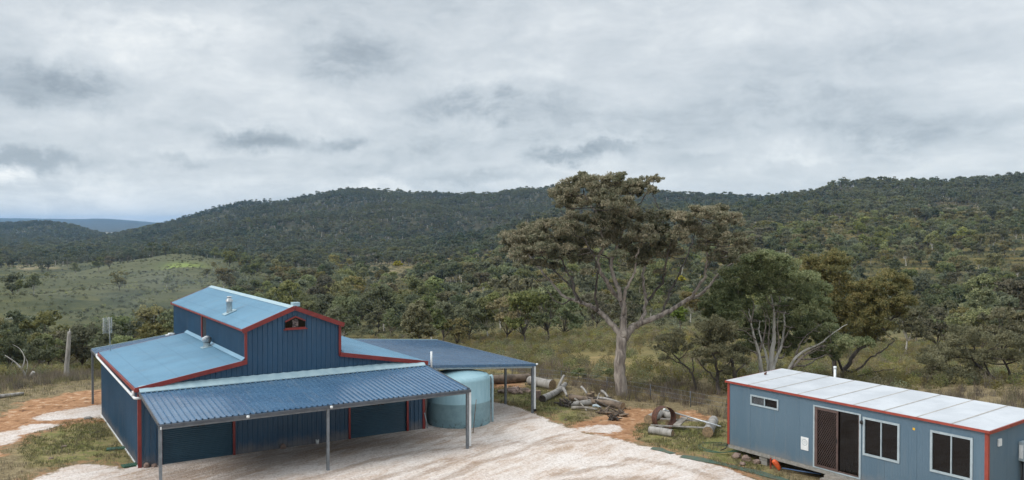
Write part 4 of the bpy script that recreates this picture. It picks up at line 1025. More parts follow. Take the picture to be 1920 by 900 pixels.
# ------------------------------------------------------------------ water tank
TC = (-2.45, 40.08); TR = 1.46
tank = empty('water_tank', (*TC, 0)); tag(tank, 'round pale blue poly water tank standing under the carport beside the barn', 'water tank')
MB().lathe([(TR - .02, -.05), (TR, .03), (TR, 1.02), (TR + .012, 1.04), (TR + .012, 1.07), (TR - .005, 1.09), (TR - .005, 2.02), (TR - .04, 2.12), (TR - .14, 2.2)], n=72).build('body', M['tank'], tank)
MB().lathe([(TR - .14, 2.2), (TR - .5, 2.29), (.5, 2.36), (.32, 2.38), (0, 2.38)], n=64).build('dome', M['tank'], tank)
pp = MB(); pp.tube(catmull([(TR - .12, .08, 2.06), (TR - .0, .06, 2.10), (TR + .085, .0, 2.02), (TR + .09, -.02, 1.0), (TR + .09, -.02, -.05)], 4), .055, 10); pp.build('overflow_pipe', M['flash'], tank)
s_ = MB(); s_.tube([atz(887, 812), aty(893, 749, 38.45)], .016, 6); o = s_.build('leaning_stick', M['woodb']); tag(o, 'thin brown stick leaning against the front of the water tank', 'stick')
s_ = MB(); s_.tube([atz(802, 803), aty(796, 774, 38.6)], .025, 6); o = s_.build('leaning_batten', M['frame']); tag(o, 'pale batten leaning between the barn corner and the water tank', 'batten')
# ------------------------------------------------------------------ the cabin
CL, CD, CH, Cz = 10.41, 3.37, 2.5, .18
cab = empty('portable_cabin', (CO[0], CO[1], 0), CYAW); tag(cab, 'slate blue portable cabin with red trim and flat white roof, raised on blocks', 'cabin')
DOOR, W1, W2, W3 = (4.15, 5.98, .22, 2.42), (1.20, 2.49, 2.0, 2.35), (6.16, 7.46, 1.10, 2.36), (8.60, 9.91, 1.10, 2.38)
wl = MB(); holes = [W1, DOOR, W2, W3]; zt = Cz + CH - .02; s0 = 0.
def grooved(mb, s0, s1, z0, z1):
    """panel wall with fine vertical grooves and wider joints every 1.157 m"""
    V = []; Fc = []; pts = [s0]; k = math.ceil(s0 / .0964)
    while k * .0964 < s1 - .012:
        c = k * .0964; wdt = .012 if k % 12 == 0 else .004; dp_ = .010 if k % 12 == 0 else .003
        if c - wdt > s0 + .001: pts += [(c - wdt), (c, dp_), (c + wdt)]
        k += 1
    pts.append(s1); P2 = [(q if isinstance(q, tuple) else (q, 0)) for q in pts]
    for s, d_ in P2: V += [(s, d_, z0), (s, d_, z1)]
    for i in range(len(P2) - 1): Fc.append((2 * i, 2 * i + 2, 2 * i + 3, 2 * i + 1))
    mb.add(V, Fc)
for (a, b, z0, z1) in holes:
    grooved(wl, s0, a, Cz, zt); grooved(wl, a, b, Cz, z0); grooved(wl, a, b, z1, zt); s0 = b
grooved(wl, s0, CL, Cz, zt); wl.build('front_wall', M['cab'], cab)
ew = MB(); ew.add([(CL, 0, Cz), (CL, CD, Cz), (CL, CD, zt + .15), (CL, 0, zt)], [(0, 1, 2, 3)])
for k in range(1, 3): ew.box((CL, k * 1.15 - .004, Cz + .01), (CL + .003, k * 1.15 + .004, zt))
ew.build('end_wall', M['cab'], cab)
MB().add([(0, 0, Cz), (0, CD, Cz), (0, CD, zt + .15), (0, 0, zt)], [(3, 2, 1, 0)]).build('end_wall', M['cab'], cab)
MB().add([(0, CD, Cz), (CL, CD, Cz), (CL, CD, zt + .15), (0, CD, zt + .15)], [(3, 2, 1, 0)]).build('back_wall', M['cab'], cab)
MB().box((0, .01, Cz - .02), (CL, CD, Cz + .02)).build('floor', M['block'], cab)
MB().box((-.01, -.02, .03), (CL, .05, Cz - .022)).box((-.01, CD - .05, .03), (CL, CD, Cz - .022)).build('bearer', M['block'], cab)
OHc = .066; zr = Cz + CH + .08; rise = .157; kc = rise / (CD + OHc)
rf = MB(); V = []
for k in range(9):
    x0 = -OHc + k * (CL + 2 * OHc) / 9; x1 = -OHc + (k + 1) * (CL + 2 * OHc) / 9
    x0 += .018 if k else 0; x1 -= .018 if k < 8 else 0; q = .004 * (k % 2)
    V = [(x0, -OHc, zr - .05), (x1, -OHc, zr - .05), (x1, CD + OHc, zr + rise - .05), (x0, CD + OHc, zr + rise - .05)]
    V += [(x, y, z + .05 + q) for x, y, z in V]; rf.add(V, [(3, 2, 1, 0), (4, 5, 6, 7), (0, 1, 5, 4), (1, 2, 6, 5), (2, 3, 7, 6), (3, 0, 4, 7)])
rf = rf.build('roof', M['cabroof'], cab)
for k in range(1, 9):
    x = -OHc + k * (CL + 2 * OHc) / 9; MB().add([(x - .035, -OHc + .01, zr + .006), (x + .035, -OHc + .01, zr + .006), (x + .035, CD + OHc - .01, zr + rise + .006), (x - .035, CD + OHc - .01, zr + rise + .006)], [(0, 1, 2, 3)]).build('roof_joint', M['seam'], rf)
e_ = MB(); e_.bar((-OHc - .02, -OHc - .02, zr - .045), (CL + OHc + .02, -OHc - .02, zr - .045), .04, .075).build('eave_trim', M['cabred'], cab)
e_ = MB(); e_.bar((CL + OHc + .02, -OHc, zr - .055), (CL + OHc + .02, CD + OHc, zr - .055 + rise), .04, .10).build('eave_trim', M['cabred'], cab)
e_ = MB(); e_.bar((-OHc - .02, -OHc, zr - .055), (-OHc - .02, CD + OHc, zr - .055 + rise), .04, .10).build('eave_trim', M['cabred'], cab)
MB().box((-.02, -.02, Cz - .01), (.09, .004, zr - .08)).box((-.022, -.022, Cz - .01), (-.004, .12, zr - .08)).build('corner_trim', M['cabred'], cab)
MB().box((CL - .10, -.02, Cz - .3), (CL + .014, .004, zr - .08)).box((CL + .003, -.022, Cz - .3), (CL + .016, .06, zr - .08)).build('corner_trim', M['cabred'], cab)
def window(name, s0, s1, z0, z1, fw_=.055, mat='frame'):
    f_ = MB()
    for a, b in (((s0, z0), (s1, z0)), ((s0, z1), (s1, z1))): f_.box((a[0] - .01, -.035, a[1] - fw_ / 2), (b[0] + .01, .03, b[1] + fw_ / 2))
    for s in (s0, s1): f_.box((s - fw_ / 2 - .002, -.037, z0 - fw_ / 2 - .002), (s + fw_ / 2 + .002, .028, z1 + fw_ / 2 + .002))
    f_.box(((s0 + s1) / 2 - .02, -.02, z0), ((s0 + s1) / 2 + .02, .02, z1))
    f_ = f_.build(name, M[mat], cab)
    sm = (s0 + s1) / 2
    MB().add([(s0, .012, z0), (sm, .012, z0), (sm, .012, z1), (s0, .012, z1)], [(0, 1, 2, 3)]).build('pane', M['glass'], f_)
    MB().add([(sm, .022, z0), (s1, .022, z0), (s1, .022, z1), (sm, .022, z1)], [(0, 1, 2, 3)]).build('pane', M['glass'], f_)
    return f_
w1 = window('window', *W1, .06); window('window', *W2, .07); window('window', *W3, .07)
bl = MB()
for k in range(7): bl.box((W1[0] + .05, .002, W1[2] + .05 + k * .04), ((W1[0] + W1[1]) / 2 - .04, .008, W1[2] + .065 + k * .04))
bl.build('louvre_blind', M['post'], w1)
# sliding door
s0, s1, z0, z1 = DOOR; sm = s0 + 1.0
dr = MB(); dr.box((s0 - .03, -.03, z0 - .05), (s1 + .03, .03, z0)); dr.box((s0 - .06, -.03, z1), (s1 + .06, .03, z1 + .05)); dr.box((s0 - .06, -.032, z0 - .05), (s0, .03, z1 + .05)); dr.box((s1, -.032, z0 - .05), (s1 + .07, .03, z1 + .05))
dr = dr.build('sliding_door', M['frame'], cab)
q = MB(); q.box((s0 + .0, -.03, z0), (s0 + .05, .0, z1))
for a, b in ((s0 + .06, s0 + .13), (sm - .07, sm)): q.box((a, -.05, z0 + .01), (b, -.01, z1 - .01))
for a, b in ((z0 + .01, z0 + .09), (z1 - .09, z1 - .01)): q.box((s0 + .13, -.048, a), (sm - .07, -.012, b))
sc_ = q.build('security_screen', M['brown'], dr)
q = MB(); a0, a1 = s0 + .13, sm - .07; st_ = .085
n = int((a1 - a0 + z1 - z0) / st_) + 1; lo, hi = z0 + .09, z1 - .09
for k in range(-2, n + 2):
    for sg in (1, -1):
        x0 = a0 + k * st_ - (hi - lo) * .62 if sg > 0 else a0 + k * st_ - (hi - lo) * .62
        # line: x = x0 + .62*(z-lo) (or mirrored)
        pts = []
        for z in (lo, hi):
            x = x0 + .62 * (z - lo) if sg > 0 else x0 + .62 * (hi - z); pts.append((x, z))
        (xa, za), (xb, zb) = pts
        def clip(xa, za, xb, zb):
            if xa > xb: xa, za, xb, zb = xb, zb, xa, za
            if xb <= a0 or xa >= a1: return None
            if xa < a0: t = (a0 - xa) / (xb - xa); xa, za = a0, za + t * (zb - za)
            if xb > a1: t = (a1 - xa) / (xb - xa); xb, zb = a1, za + t * (zb - za)
            return xa, za, xb, zb
        c = clip(xa, za, xb, zb)
        if c: q.bar((c[0], -.03 - .003 * sg, c[1]), (c[2], -.03 - .003 * sg, c[3]), .007, .013, up=(0, 1, 0))
q.build('diamond_grille', M['brown'], sc_)
MB().box((sm - .06, -.065, 1.25), (sm - .03, -.05, 1.42)).build('handle', M['black'], sc_)
MB().add([(s0 + .05, .015, z0), (s1, .015, z0), (s1, .015, z1), (s0 + .05, .015, z1)], [(0, 1, 2, 3)]).build('glass_panel', M['glass'], dr)
MB().box((sm, -.02, z0), (s1, .0, z0 + .05)).box((s1 - .035, -.018, z0), (s1, .002, z1)).build('door_rail', M['brown'], dr)
# sign with a ring mark, yellow sticker, lamp, boxes, flue
sg = MB().box((3.55, -.02, .71), (3.88, -.004, 1.19)).build('notice_board', M['white'], cab)
rg = MB(); V = []; n = 28
for k in range(n):
    t = 2 * math.pi * k / n; V += [(3.715 + .12 * math.cos(t), -.0225, 1.0 + .12 * math.sin(t)), (3.715 + .10 * math.cos(t), -.0225, 1.0 + .10 * math.sin(t))]
rg.add(V, [(2 * k, 2 * k + 1, (2 * k + 3) % (2 * n), (2 * k + 2) % (2 * n)) for k in range(n)])
for k in range(3): rg.box((3.66, -.0235, .955 + k * .035), (3.77, -.021, .965 + k * .035))
rg.build('ring_mark', M['frame'], sg)
MB().box((7.95, -.01, 2.29), (8.03, -.003, 2.36)).build('sticker', M['yellow'], cab)
MB().lathe([(0, .07), (.045, .05), (.055, 0), (.045, -.05), (0, -.07)], (6.09, -.07, 2.2), 12).bevbox((6.05, -.05, 2.12), (6.13, -.003, 2.26), .01).build('wall_lamp', M['black'], cab)
MB().bevbox((CL + .003, .54, 2.18), (CL + .05, .74, 2.41), .008).build('wall_vent', M['white'], cab)
eb = MB().bevbox((CL + .003, 1.86, 1.53), (CL + .26, 2.3, 2.15), .015).build('meter_box', M['frame'], cab)
MB().box((CL + .03, 1.853, 1.62), (CL + .15, 1.858, 2.05)).build('label_plate', M['white'], eb)
MB().tube([(CL + .06, 1.95, 1.53), (CL + .06, 1.95, .1)], .022, 8).tube([(CL + .06, 2.05, 1.53), (CL + .06, 2.05, .1)], .022, 8).tube([(CL + .06, 2.05, 1.55), (CL + .2, 1.8, .9), (CL + .3, 1.75, .2)], .015, 6).build('conduit', M['black'], cab)
fx, fb = cab_local(*aty(1578, 705, 35.6)[:2])
MB().tube([(fx, CD + .25, .5), (fx, CD + .25, 3.28)], .05, 12).tube([(fx, CD + .25, 3.22), (fx, CD + .25, 3.32)], .062, 12).build('flue', M['white'], cab)
MB().bevbox((.28, CD * .55, zr + .09), (.36, CD * .55 + .08, zr + .17), .01).tube([(.32, CD * .55 + .04, zr + .12), (.40, CD * .55 + .0, zr + .2)], .03, 6).build('roof_fitting', M['rust'], cab)
MB().tube([(.02, -.03, Cz), (.0, -.12, .0), (-.22, -.25, -.12)], .02, 6).build('hose_end', M['black'], cab)
# ------------------------------------------------------------------ logs, rocks and odds and ends in the yard
def on(u, v, dz=0.):
    P = atz(u, v)
    for _ in range(4): P = atz(u, v, hz1(P.x, P.y) )
    P.z += dz; return P
def log(name, p, q, r0, r1, mat, label, cat='log', branch=None, endmat='cut', seed=1, bend=.04, group=None):
    """fallen log lying from p to q (centre line), with sawn or broken ends"""
    p, q = Vector(p), Vector(q); L = (q - p).length; mid = p.lerp(q, .5) + Vector((0, 0, 0)) + (q - p).cross(Vector((0, 0, 1))).normalized() * L * bend
    root = empty(name, tuple(p)); tag(root, label, cat, group)
    pts = [v - p for v in catmull([p, mid, q], 6)]
    mb = MB(); mb.tube(pts, np.linspace(r0, r1, len(pts)), 14, cap=False, wob=.035, seed=seed)
    if branch:
        for (t, d, l, rr) in branch:
            b = p.lerp(q, t) - p; mb.tube(catmull([b, b + Vector(d).normalized() * l * .5 + Vector((0, 0, .05)), b + Vector(d).normalized() * l], 3), np.linspace(rr, rr * .6, 7), 9, wob=.08, seed=seed + 3)
    mb.build('trunk', mat, root)
    for c, other, rr in ((pts[0], pts[1], r0), (pts[-1], pts[-2], r1)):
        d = (c - other).normalized(); a = d.cross(Vector((0, 0, 1))).normalized(); b = a.cross(d); n = 14
        V = [c + d * .012 + (a * math.cos(6.283 * k / n) + b * math.sin(6.283 * k / n)) * rr * 1.0 for k in range(n)]
        MB().add(V, [tuple(range(n))]).add([v - d * .02 for v in V], [tuple(reversed(range(n)))]).build('cut_end', M[endmat], root)
    return root
def pt(u, v, r): P = on(u, v); return Vector((P.x, P.y, P.z + r))
log('fallen_log', pt(905, 721, .26), pt(992, 715, .23), .29, .23, M['bark_dead' if 0 else 'woodb'], 'long brown fallen log with holes lying behind the carport posts', endmat='wooddark', bend=.05)
log('fallen_log', pt(994, 721, .25), pt(1036, 730, .25), .25, .28, M['bark_dead'], 'short thick silver grey sawn log just right of the carport corner post', seed=4, endmat='cut')
log('fallen_log', pt(1017, 754, .17), pt(1060, 727, .2), .19, .13, M['bark_dead'], 'thin forked grey log pointing away with black sawn end', seed=7, endmat='wooddark', branch=[(.66, (.30, .55, .5), 1.0, .09)])
log('fallen_log', pt(1070, 752, .2), pt(1113, 758, .2), .17, .14, M['woodb'], 'straight brown log lying at the back of the wood heap', seed=9, endmat='wooddark')
log('fallen_log', pt(1068, 763, .13), pt(1108, 760, .16), .12, .16, M['bark_dead'], 'flat split pale log at the front left of the wood heap', seed=12)
log('fallen_log', pt(1106, 760, .2), pt(1168, 768, .16), .13, .19, M['woodb'], 'long warped slab of wood at the right of the wood heap', seed=15, bend=-.09)
log('wood_offcut', pt(1170, 766, .06), pt(1181, 768, .04), .06, .04, M['cut'], 'thin yellow wood offcut right of the wood heap', 'offcut', seed=2)
for k, (a, b, z0, z1, r_, m_, lb) in enumerate([((1056, 741), (1063, 750), .36, .2, .09, 'bark_dead', 'short white weathered branch sticking up at the left of the wood heap'), ((1090, 738), (1102, 748), .36, .2, .07, 'bark_dead', 'curled pale bark piece leaning at the back of the wood heap'),
      ((1118, 762), (1124, 750), .15, .36, .04, 'bark_dead', 'thin pale stick standing up in the middle of the wood heap'), ((1072, 768), (1120, 772), .08, .1, .09, 'wood', 'flat weathered board lying along the front of the wood heap'),
      ((1112, 768), (1126, 770), .18, .14, .08, 'frame', 'short pale blue grey pole end on the front of the wood heap'), ((1050, 756), (1064, 762), .2, .12, .06, 'woodb', 'brown stick poking out left of the dark root clump'),
      ((1120, 757), (1170, 764), .32, .16, .07, 'bark_dead', 'long silver branch lying over the warped slab of the wood heap'), ((1128, 746), (1140, 752), .36, .2, .08, 'bark_dead', 'pale broken branch stub at the back right of the wood heap'),
      ((1098, 756), (1150, 772), .3, .1, .05, 'wooddark', 'dark thin branch crossing the front of the wood heap'), ((1078, 757), (1100, 772), .25, .06, .05, 'wood', 'grey stick sloping to the grass at the front left of the wood heap')]):
    A, B = on(*a, z0), on(*b, z1); q = MB(); q.tube(catmull([A, A.lerp(B, .5) + Vector((0, 0, .06)), B], 4), np.linspace(r_, r_ * .6, 9), 8, wob=.12, seed=k); o = q.build('branch_piece', M[m_]); tag(o, lb, 'branch')
def stump(u, v, r, h, label, mat='woodb'):
    P = on(u, v); root = empty('wood_round', tuple(P)); tag(root, label, 'wood round')
    MB().tube([(0, 0, -.05), (0.01, 0, h * .5), (0.02, 0, h)], [r, r * .97, r * 1.02], 14, cap=False, wob=.06, seed=int(u)).build('bark', M[mat], root)
    MB().lathe([(r, 0), (0, .004)], (.02, 0, h), 14, False).build('cut_end', M['cut'], root)
stump(1104, 749, .16, .3, 'sawn wood round standing behind the wood heap'); stump(1110, 745, .13, .28, 'smaller pale topped round behind the wood heap')
stump(1007, 748, .2, .45, 'red brown broken stump left of the forked log', 'stone')
def rootball(u, v, r, label, n=16, mat='wooddark', seed=0):
    P = on(u, v); rr = random.Random(seed); mb = MB()
    for k in range(n):
        d = Vector((rr.gauss(0, 1), rr.gauss(0, 1), abs(rr.gauss(0, .7)))).normalized() * r * rr.uniform(.5, 1.1); c = Vector((rr.gauss(0, .25), rr.gauss(0, .25), .1)) * r
        mb.tube(catmull([c, c + d * .5 + Vector((rr.gauss(0, .1), rr.gauss(0, .1), .05)) * r, c + d], 3), np.linspace(.09, .02, 7) * (r / .5), 6, wob=.2, seed=k)
    o = mb.build('root_clump', M[mat]); o.location = P; tag(o, label, 'roots')
rootball(1064, 762, .5, 'dark tangled root clump at the left end of the wood heap', seed=3)
rootball(1122, 754, .5, 'dark root clump at the back right of the wood heap', seed=5)
rootball(1132, 776, .42, 'low tangle of dark roots in front of the wood heap', 26, 'woodb', seed=8)
rootball(1160, 779, .42, 'brown matted roots on the orange clay by the wood heap', 22, 'woodb', seed=11)
rootball(1150, 788, .36, 'loose grey twigs lying lowest in front of the wood heap', 22, 'wooddark', seed=14)
def rock(name, P, sx, sy, sz, mat, label, cat='rock', group=None, seed=0):
    bm = bmesh.new(); bmesh.ops.create_icosphere(bm, subdivisions=2, radius=1); rr = random.Random(seed)
    o3 = Vector((rr.random() * 9, rr.random() * 9, 0))
    from mathutils import noise as mn
    for v in bm.verts: v.co *= 1 + .45 * mn.noise(v.co * 1.1 + o3); v.co = Vector((v.co.x * sx, v.co.y * sy, v.co.z * sz + sz * .5))
    me = bpy.data.meshes.new(name); bm.to_mesh(me); bm.free(); me.materials.append(mat)
    o = link(bpy.data.objects.new(name, me)); o.location = P; o.rotation_euler = (0, 0, rr.uniform(0, 6)); tag(o, label, cat, group); return o
for k in range(26):
    a = random.uniform(0, 6.28); rr_ = math.sqrt(random.random()); u = 964 + 30 * rr_ * math.cos(a); v = 735 + 4 * rr_ * math.sin(a); P = on(u, v); s = random.uniform(.09, .2)
    P.z += .12 * (1 - rr_); rock('heap_stone', P, s * 1.3, s, s * .7, M['stone'] if k % 3 else M['woodb'], ('reddish brown stone in the low heap behind the carport' if k % 3 else 'duller brown chunk in the low stone heap behind the carport'), 'stone', 'stones heaped on the grass behind the carport', k)
rock('rock', on(275, 876), .13, .12, .13, M['stone'], 'larger brown rock at the foot of the barn corner', seed=31); rock('rock', on(289, 875), .11, .10, .08, M['stone'], 'smaller rock at the barn foot beside the front left post', seed=32)
rock('rock', on(531, 841), .13, .12, .13, M['stone'], 'pale round rock against the dark wall under the verandah', seed=33)
for k, (u, v, s, lb) in enumerate([(164, 785, .2, 'grey rock at the back foot of the barn side wall'), (120, 838, .13, 'small pale rock in the grass left of the barn'), (96, 860, .10, 'flat white stone in the brown grass at lower left'),
                                   (1060, 787, .08, 'small clay lump at the tip of the grass by the clay patch')]):
    rock('rock', on(u, v), s, s * .7, s * .35, M['stone'] if k else M['block'], lb, seed=50 + k)
for k, (u, v, s, lb) in enumerate([(1380, 850, .15, 'pale earth boulder under the left end of the cabin'), (1400, 856, .17, 'brown boulder second from the left beneath the cabin'), (1418, 861, .13, 'broken brown rock beside the concrete block under the cabin'), (1392, 864, .10, 'small tan rock in front of the boulders under the cabin')]):
    P = on(u, v + 8); rock('boulder', P, s * 1.2, s, s * .9, M['stone'], lb, 'rock', seed=70 + k)
# blocks under the cabin
for k, (s, lb) in enumerate([(1.75, 'grey concrete block stack under the left part of the cabin'), (5.2, 'concrete block stack under the cabin door'), (9.6, 'concrete block stack under the right end of the cabin')]):
    c = Vector((CO[0], CO[1], 0)) + Vector((math.cos(CYAW), math.sin(CYAW), 0)) * s + Vector((-math.sin(CYAW), math.cos(CYAW), 0)) * .18
    z = hz1(c.x, c.y); m_ = MB(); m_.bevbox((-.19, -.14, z - .05), (.19, .14, (z + .03) / 2 - .004), .01); m_.bevbox((-.19, -.14, (z + .03) / 2 + .004), (.19, .14, .028), .01)
    o = m_.build('concrete_block', M['block']); o.location = (c.x, c.y, 0); o.rotation_euler.z = CYAW; tag(o, lb, 'block')
def cabw(s, d, z): 
    c = Vector((CO[0], CO[1], z)) + Vector((math.cos(CYAW), math.sin(CYAW), 0)) * s + Vector((-math.sin(CYAW), math.cos(CYAW), 0)) * d; return c
P = cabw(2.25, -.12, 0); P.z = hz1(P.x, P.y); o = MB().bevbox((-.025, -.025, -.1), (.025, .025, .42), .004).build('red_steel_post', M['cabred']); o.location = P; tag(o, 'short red steel post standing under the cabin edge', 'post')
P = cabw(2.48, -.1, 0); P.z = hz1(P.x, P.y)
m_ = MB(); m_.tube(catmull([(-.12, .0, .36), (-.04, 0, .3), (.06, -.04, .16), (.12, -.06, .02)], 3), [.04, .08, .09, .10, .11, .10, .09, .08, .07, .05], 12, wob=.08); o = m_.build('orange_bag', M['orange']); o.location = P; tag(o, 'crumpled orange plastic bag beneath the cabin', 'bag')
m_ = MB(); m_.tube([cabw(2.7, .0, -.2), cabw(3.4, .1, -.16), cabw(4.2, .3, -.12)], .025, 8); o = m_.build('blue_pipe', M['bluepipe']); tag(o, 'blue pipe running along the ground beneath the cabin', 'pipe')
for k, (u0, v0, u1, v1, lb) in enumerate([(1548, 893, 1612, 909, 'upper weathered sleeper forming the step at the cabin door'), (1541, 899, 1600, 917, 'lower weathered sleeper in front of the cabin door step')]):
    a, b = atz(u0, v0, .0 - .08 * k), atz(u1, v1, .0 - .08 * k); m_ = MB(); m_.bar(a, b, .22, .14); o = m_.build('timber_step', M['wood']); tag(o, lb, 'step')
# green shade cloth strips, hose
def strip(pts, wd, lb):
    P = [on(*p) for p in pts]; V = []
    for i, c in enumerate(P):
        d = (P[min(i + 1, len(P) - 1)] - P[max(i - 1, 0)]).normalized(); n = Vector((-d.y, d.x, 0)); ww = wd * (1 + .25 * math.sin(i * 2.1))
        V += [c + n * ww + Vector((0, 0, .035 + .015 * math.sin(i * 1.7))), c - n * ww + Vector((0, 0, .03))]
    m_ = MB(); m_.add(V, [(2 * i, 2 * i + 1, 2 * i + 3, 2 * i + 2) for i in range(len(P) - 1)]); o = m_.build('ground_mat', M['mat'])
    sl = o.modifiers.new('thick', 'SOLIDIFY'); sl.thickness = .012; tag(o, lb, 'ground mat')
strip([(1222, 841), (1235, 843), (1248, 847), (1262, 851)], .16, 'green ground mat at the gravel edge, left of the two')
strip([(1278, 856), (1310, 862), (1345, 869), (1380, 877), (1420, 887), (1462, 899), (1500, 911)], .2, 'long green ground mat along the gravel edge before the cabin')
hs = MB()
for j in range(3):
    c = on(1350, 843); pts = []
    for k in range(30):
        t = 6.283 * k / 24; r_ = .42 + .1 * j + .05 * math.sin(3 * t + j); pts.append((c.x + r_ * 1.5 * math.cos(t), c.y + r_ * math.sin(t) * 1.3, c.z + .05 + .02 * j))
    hs.tube(pts, .014, 6)
o = hs.build('garden_hose', M['green']); tag(o, 'coiled green garden hose on the grass by the cabin corner', 'hose')
# drain grates by the barn wall
for (u, v, lb) in ((248, 873, 'green plastic grate lying at the barn front corner'), (218, 842, 'dark green edged mat with dead grass midway along the barn side wall')):
    P = on(u, v); m_ = MB(); g2 = u < 230
    m_.bevbox((-.36, -.2, 0), (.36, .2, .05), .01)
    if not g2:
        for k in range(9): m_.box((-.33 + k * .08, -.19, .05), (-.30 + k * .08, .19, .07))
    o = m_.build('drain_grate', M['green']); o.location = P; o.rotation_euler.z = BYAW + .15 - (.3 if g2 else 0); tag(o, lb, 'grate')
# cup and standpipe by the front wall
P = atz(595, 832); o = MB().lathe([(0, 0), (.055, 0), (.075, .17), (.07, .17), (.05, .02)], n=16).build('bucket', M['white']); o.location = P; tag(o, 'small white bucket on the gravel under the verandah', 'bucket')
P = atz(606, 829); o = MB().tube(catmull([(0, 0, -.05), (0, 0, .42), (-.01, -.01, .5), (-.07, -.03, .53)], 4), .035, 10).build('standpipe', M['white']); o.location = P; tag(o, 'white bent pipe rising from the gravel beside the barn wall', 'pipe')
# ------------------------------------------------------------------ steel ring, logs and poles by the cabin
def ybar(name, P, Q, r, mat, lb, cat, box=None):
    m_ = MB()
    if box: m_.bar(P, Q, box[0], box[1])
    else: m_.tube([P, Q], r, 10)
    o = m_.build(name, M[mat]); tag(o, lb, cat); return o
c = on(1243, 806); c = Vector((6.75, 38.6, 0.42))
rg = MB(); n = 40; R0, wd_ = .50, .22; V = []; ax = Vector((.35, -.93, .05)).normalized(); e1 = ax.cross(Z_).normalized(); e2 = e1.cross(ax).normalized() * -1
for k in range(n):
    t = 6.283 * k / n; d = e1 * math.cos(t) + e2 * math.sin(t)
    for rr_, q in ((R0, -wd_), (R0, wd_), (R0 - .02, wd_), (R0 - .02, -wd_)): V.append(c + Vector((0, 0, .08)) + d * rr_ * 1.0 + ax * q)
for k in range(n):
    for j in range(4): a = 4 * k + j; b = 4 * k + (j + 1) % 4; rg.f.append((a, b, (b + 4) % (4 * n), (a + 4) % (4 * n))); rg.sm.append(False)
rg.v = [tuple(v) for v in V]; o = rg.build('steel_ring', M['rust']); tag(o, 'large rusted steel ring standing upright between grey logs', 'ring')
log('short_log', pt(1218, 813, .16), pt(1261, 819, .15), .17, .16, M['bark_dead'], 'short silver log in front of the rusted ring', seed=21, bend=.0)
log('short_log', pt(1216, 796, .22), pt(1236, 784, .2), .22, .20, M['bark_dead'], 'log with pale sawn face left of the rusted ring', seed=22, bend=.0)
log('short_log', pt(1245, 783, .2), pt(1268, 790, .18), .2, .2, M['bark_dead'], 'log lying behind the rusted ring', seed=23, bend=.0)
log('short_log', pt(1327, 820, .22), pt(1338, 797, .22), .235, .21, M['bark_dead'], 'thick ringed log end with two pale bands near the cabin corner', seed=24, bend=.0, endmat='cut')
log('short_log', pt(1252, 800, .12), pt(1270, 797, .12), .14, .13, M['woodb'], 'brown log section inside the rusted ring', seed=25, bend=.0)
ybar('steel_pole', aty(1245, 768, 39.4), aty(1352, 800, 37.0), .035, 'galv', 'long pale steel pole sloping down to the right over the logs', 'pole')
ybar('pole_cap', aty(1244.2, 767.7, 39.41), aty(1247.5, 768.7, 39.35), .06, 'white', 'white cap fitted on the upper end of the sloping steel pole', 'cap')
ybar('timber_rail', aty(1220, 797, 38.1), aty(1325, 802, 37.3), .02, 'bark_dead', 'thin pale rail lying level across the front of the log bench', 'rail', (.05, .05))
ybar('timber_rail', aty(1238, 785, 39.6), aty(1330, 790, 38.6), .02, 'bark_dead', 'thin pale rail at the back of the log bench', 'rail', (.06, .05))
ybar('timber_plank', aty(1268, 798, 38.2), aty(1284, 783, 39.0), .02, 'wood', 'short wide grey plank leaning between the rails right of the ring', 'plank', (.30, .05))
ybar('timber_plank', aty(1233, 804, 37.9), aty(1242, 800, 38.4), .02, 'wood', 'stub of grey plank resting on the front log', 'plank', (.18, .07))
# ------------------------------------------------------------------ wire fence along the pad edge
fence = empty('wire_fence', (7.2, 45.1, 0)); tag(fence, 'rusty post and wire fence along the edge of the dry grass', 'fence')
FP = [(5.2, 47.4), (7.18, 45.13), (8.88, 43.15), (10.7, 41.1), (12.5, 39.9), (14.6, 38.9)]
FP = [(-3.5, 55.0), (.0, 52.2), (2.8, 49.8)] + FP
tops = []
for x, y in FP:
    z = hz1(x, y); MB().tube([(x - 7.2, y - 45.1, z - .2), (x - 7.2 + random.uniform(-.03, .03), y - 45.1, z + .8)], .02, 6).build('post', M['grey'], fence); tops.append(Vector((x - 7.2, y - 45.1, z)))
for hh in (.3, .52, .75): MB().tube([t_ + Vector((0, 0, hh)) for t_ in tops], .006, 4).build('wire', M['post'], fence)
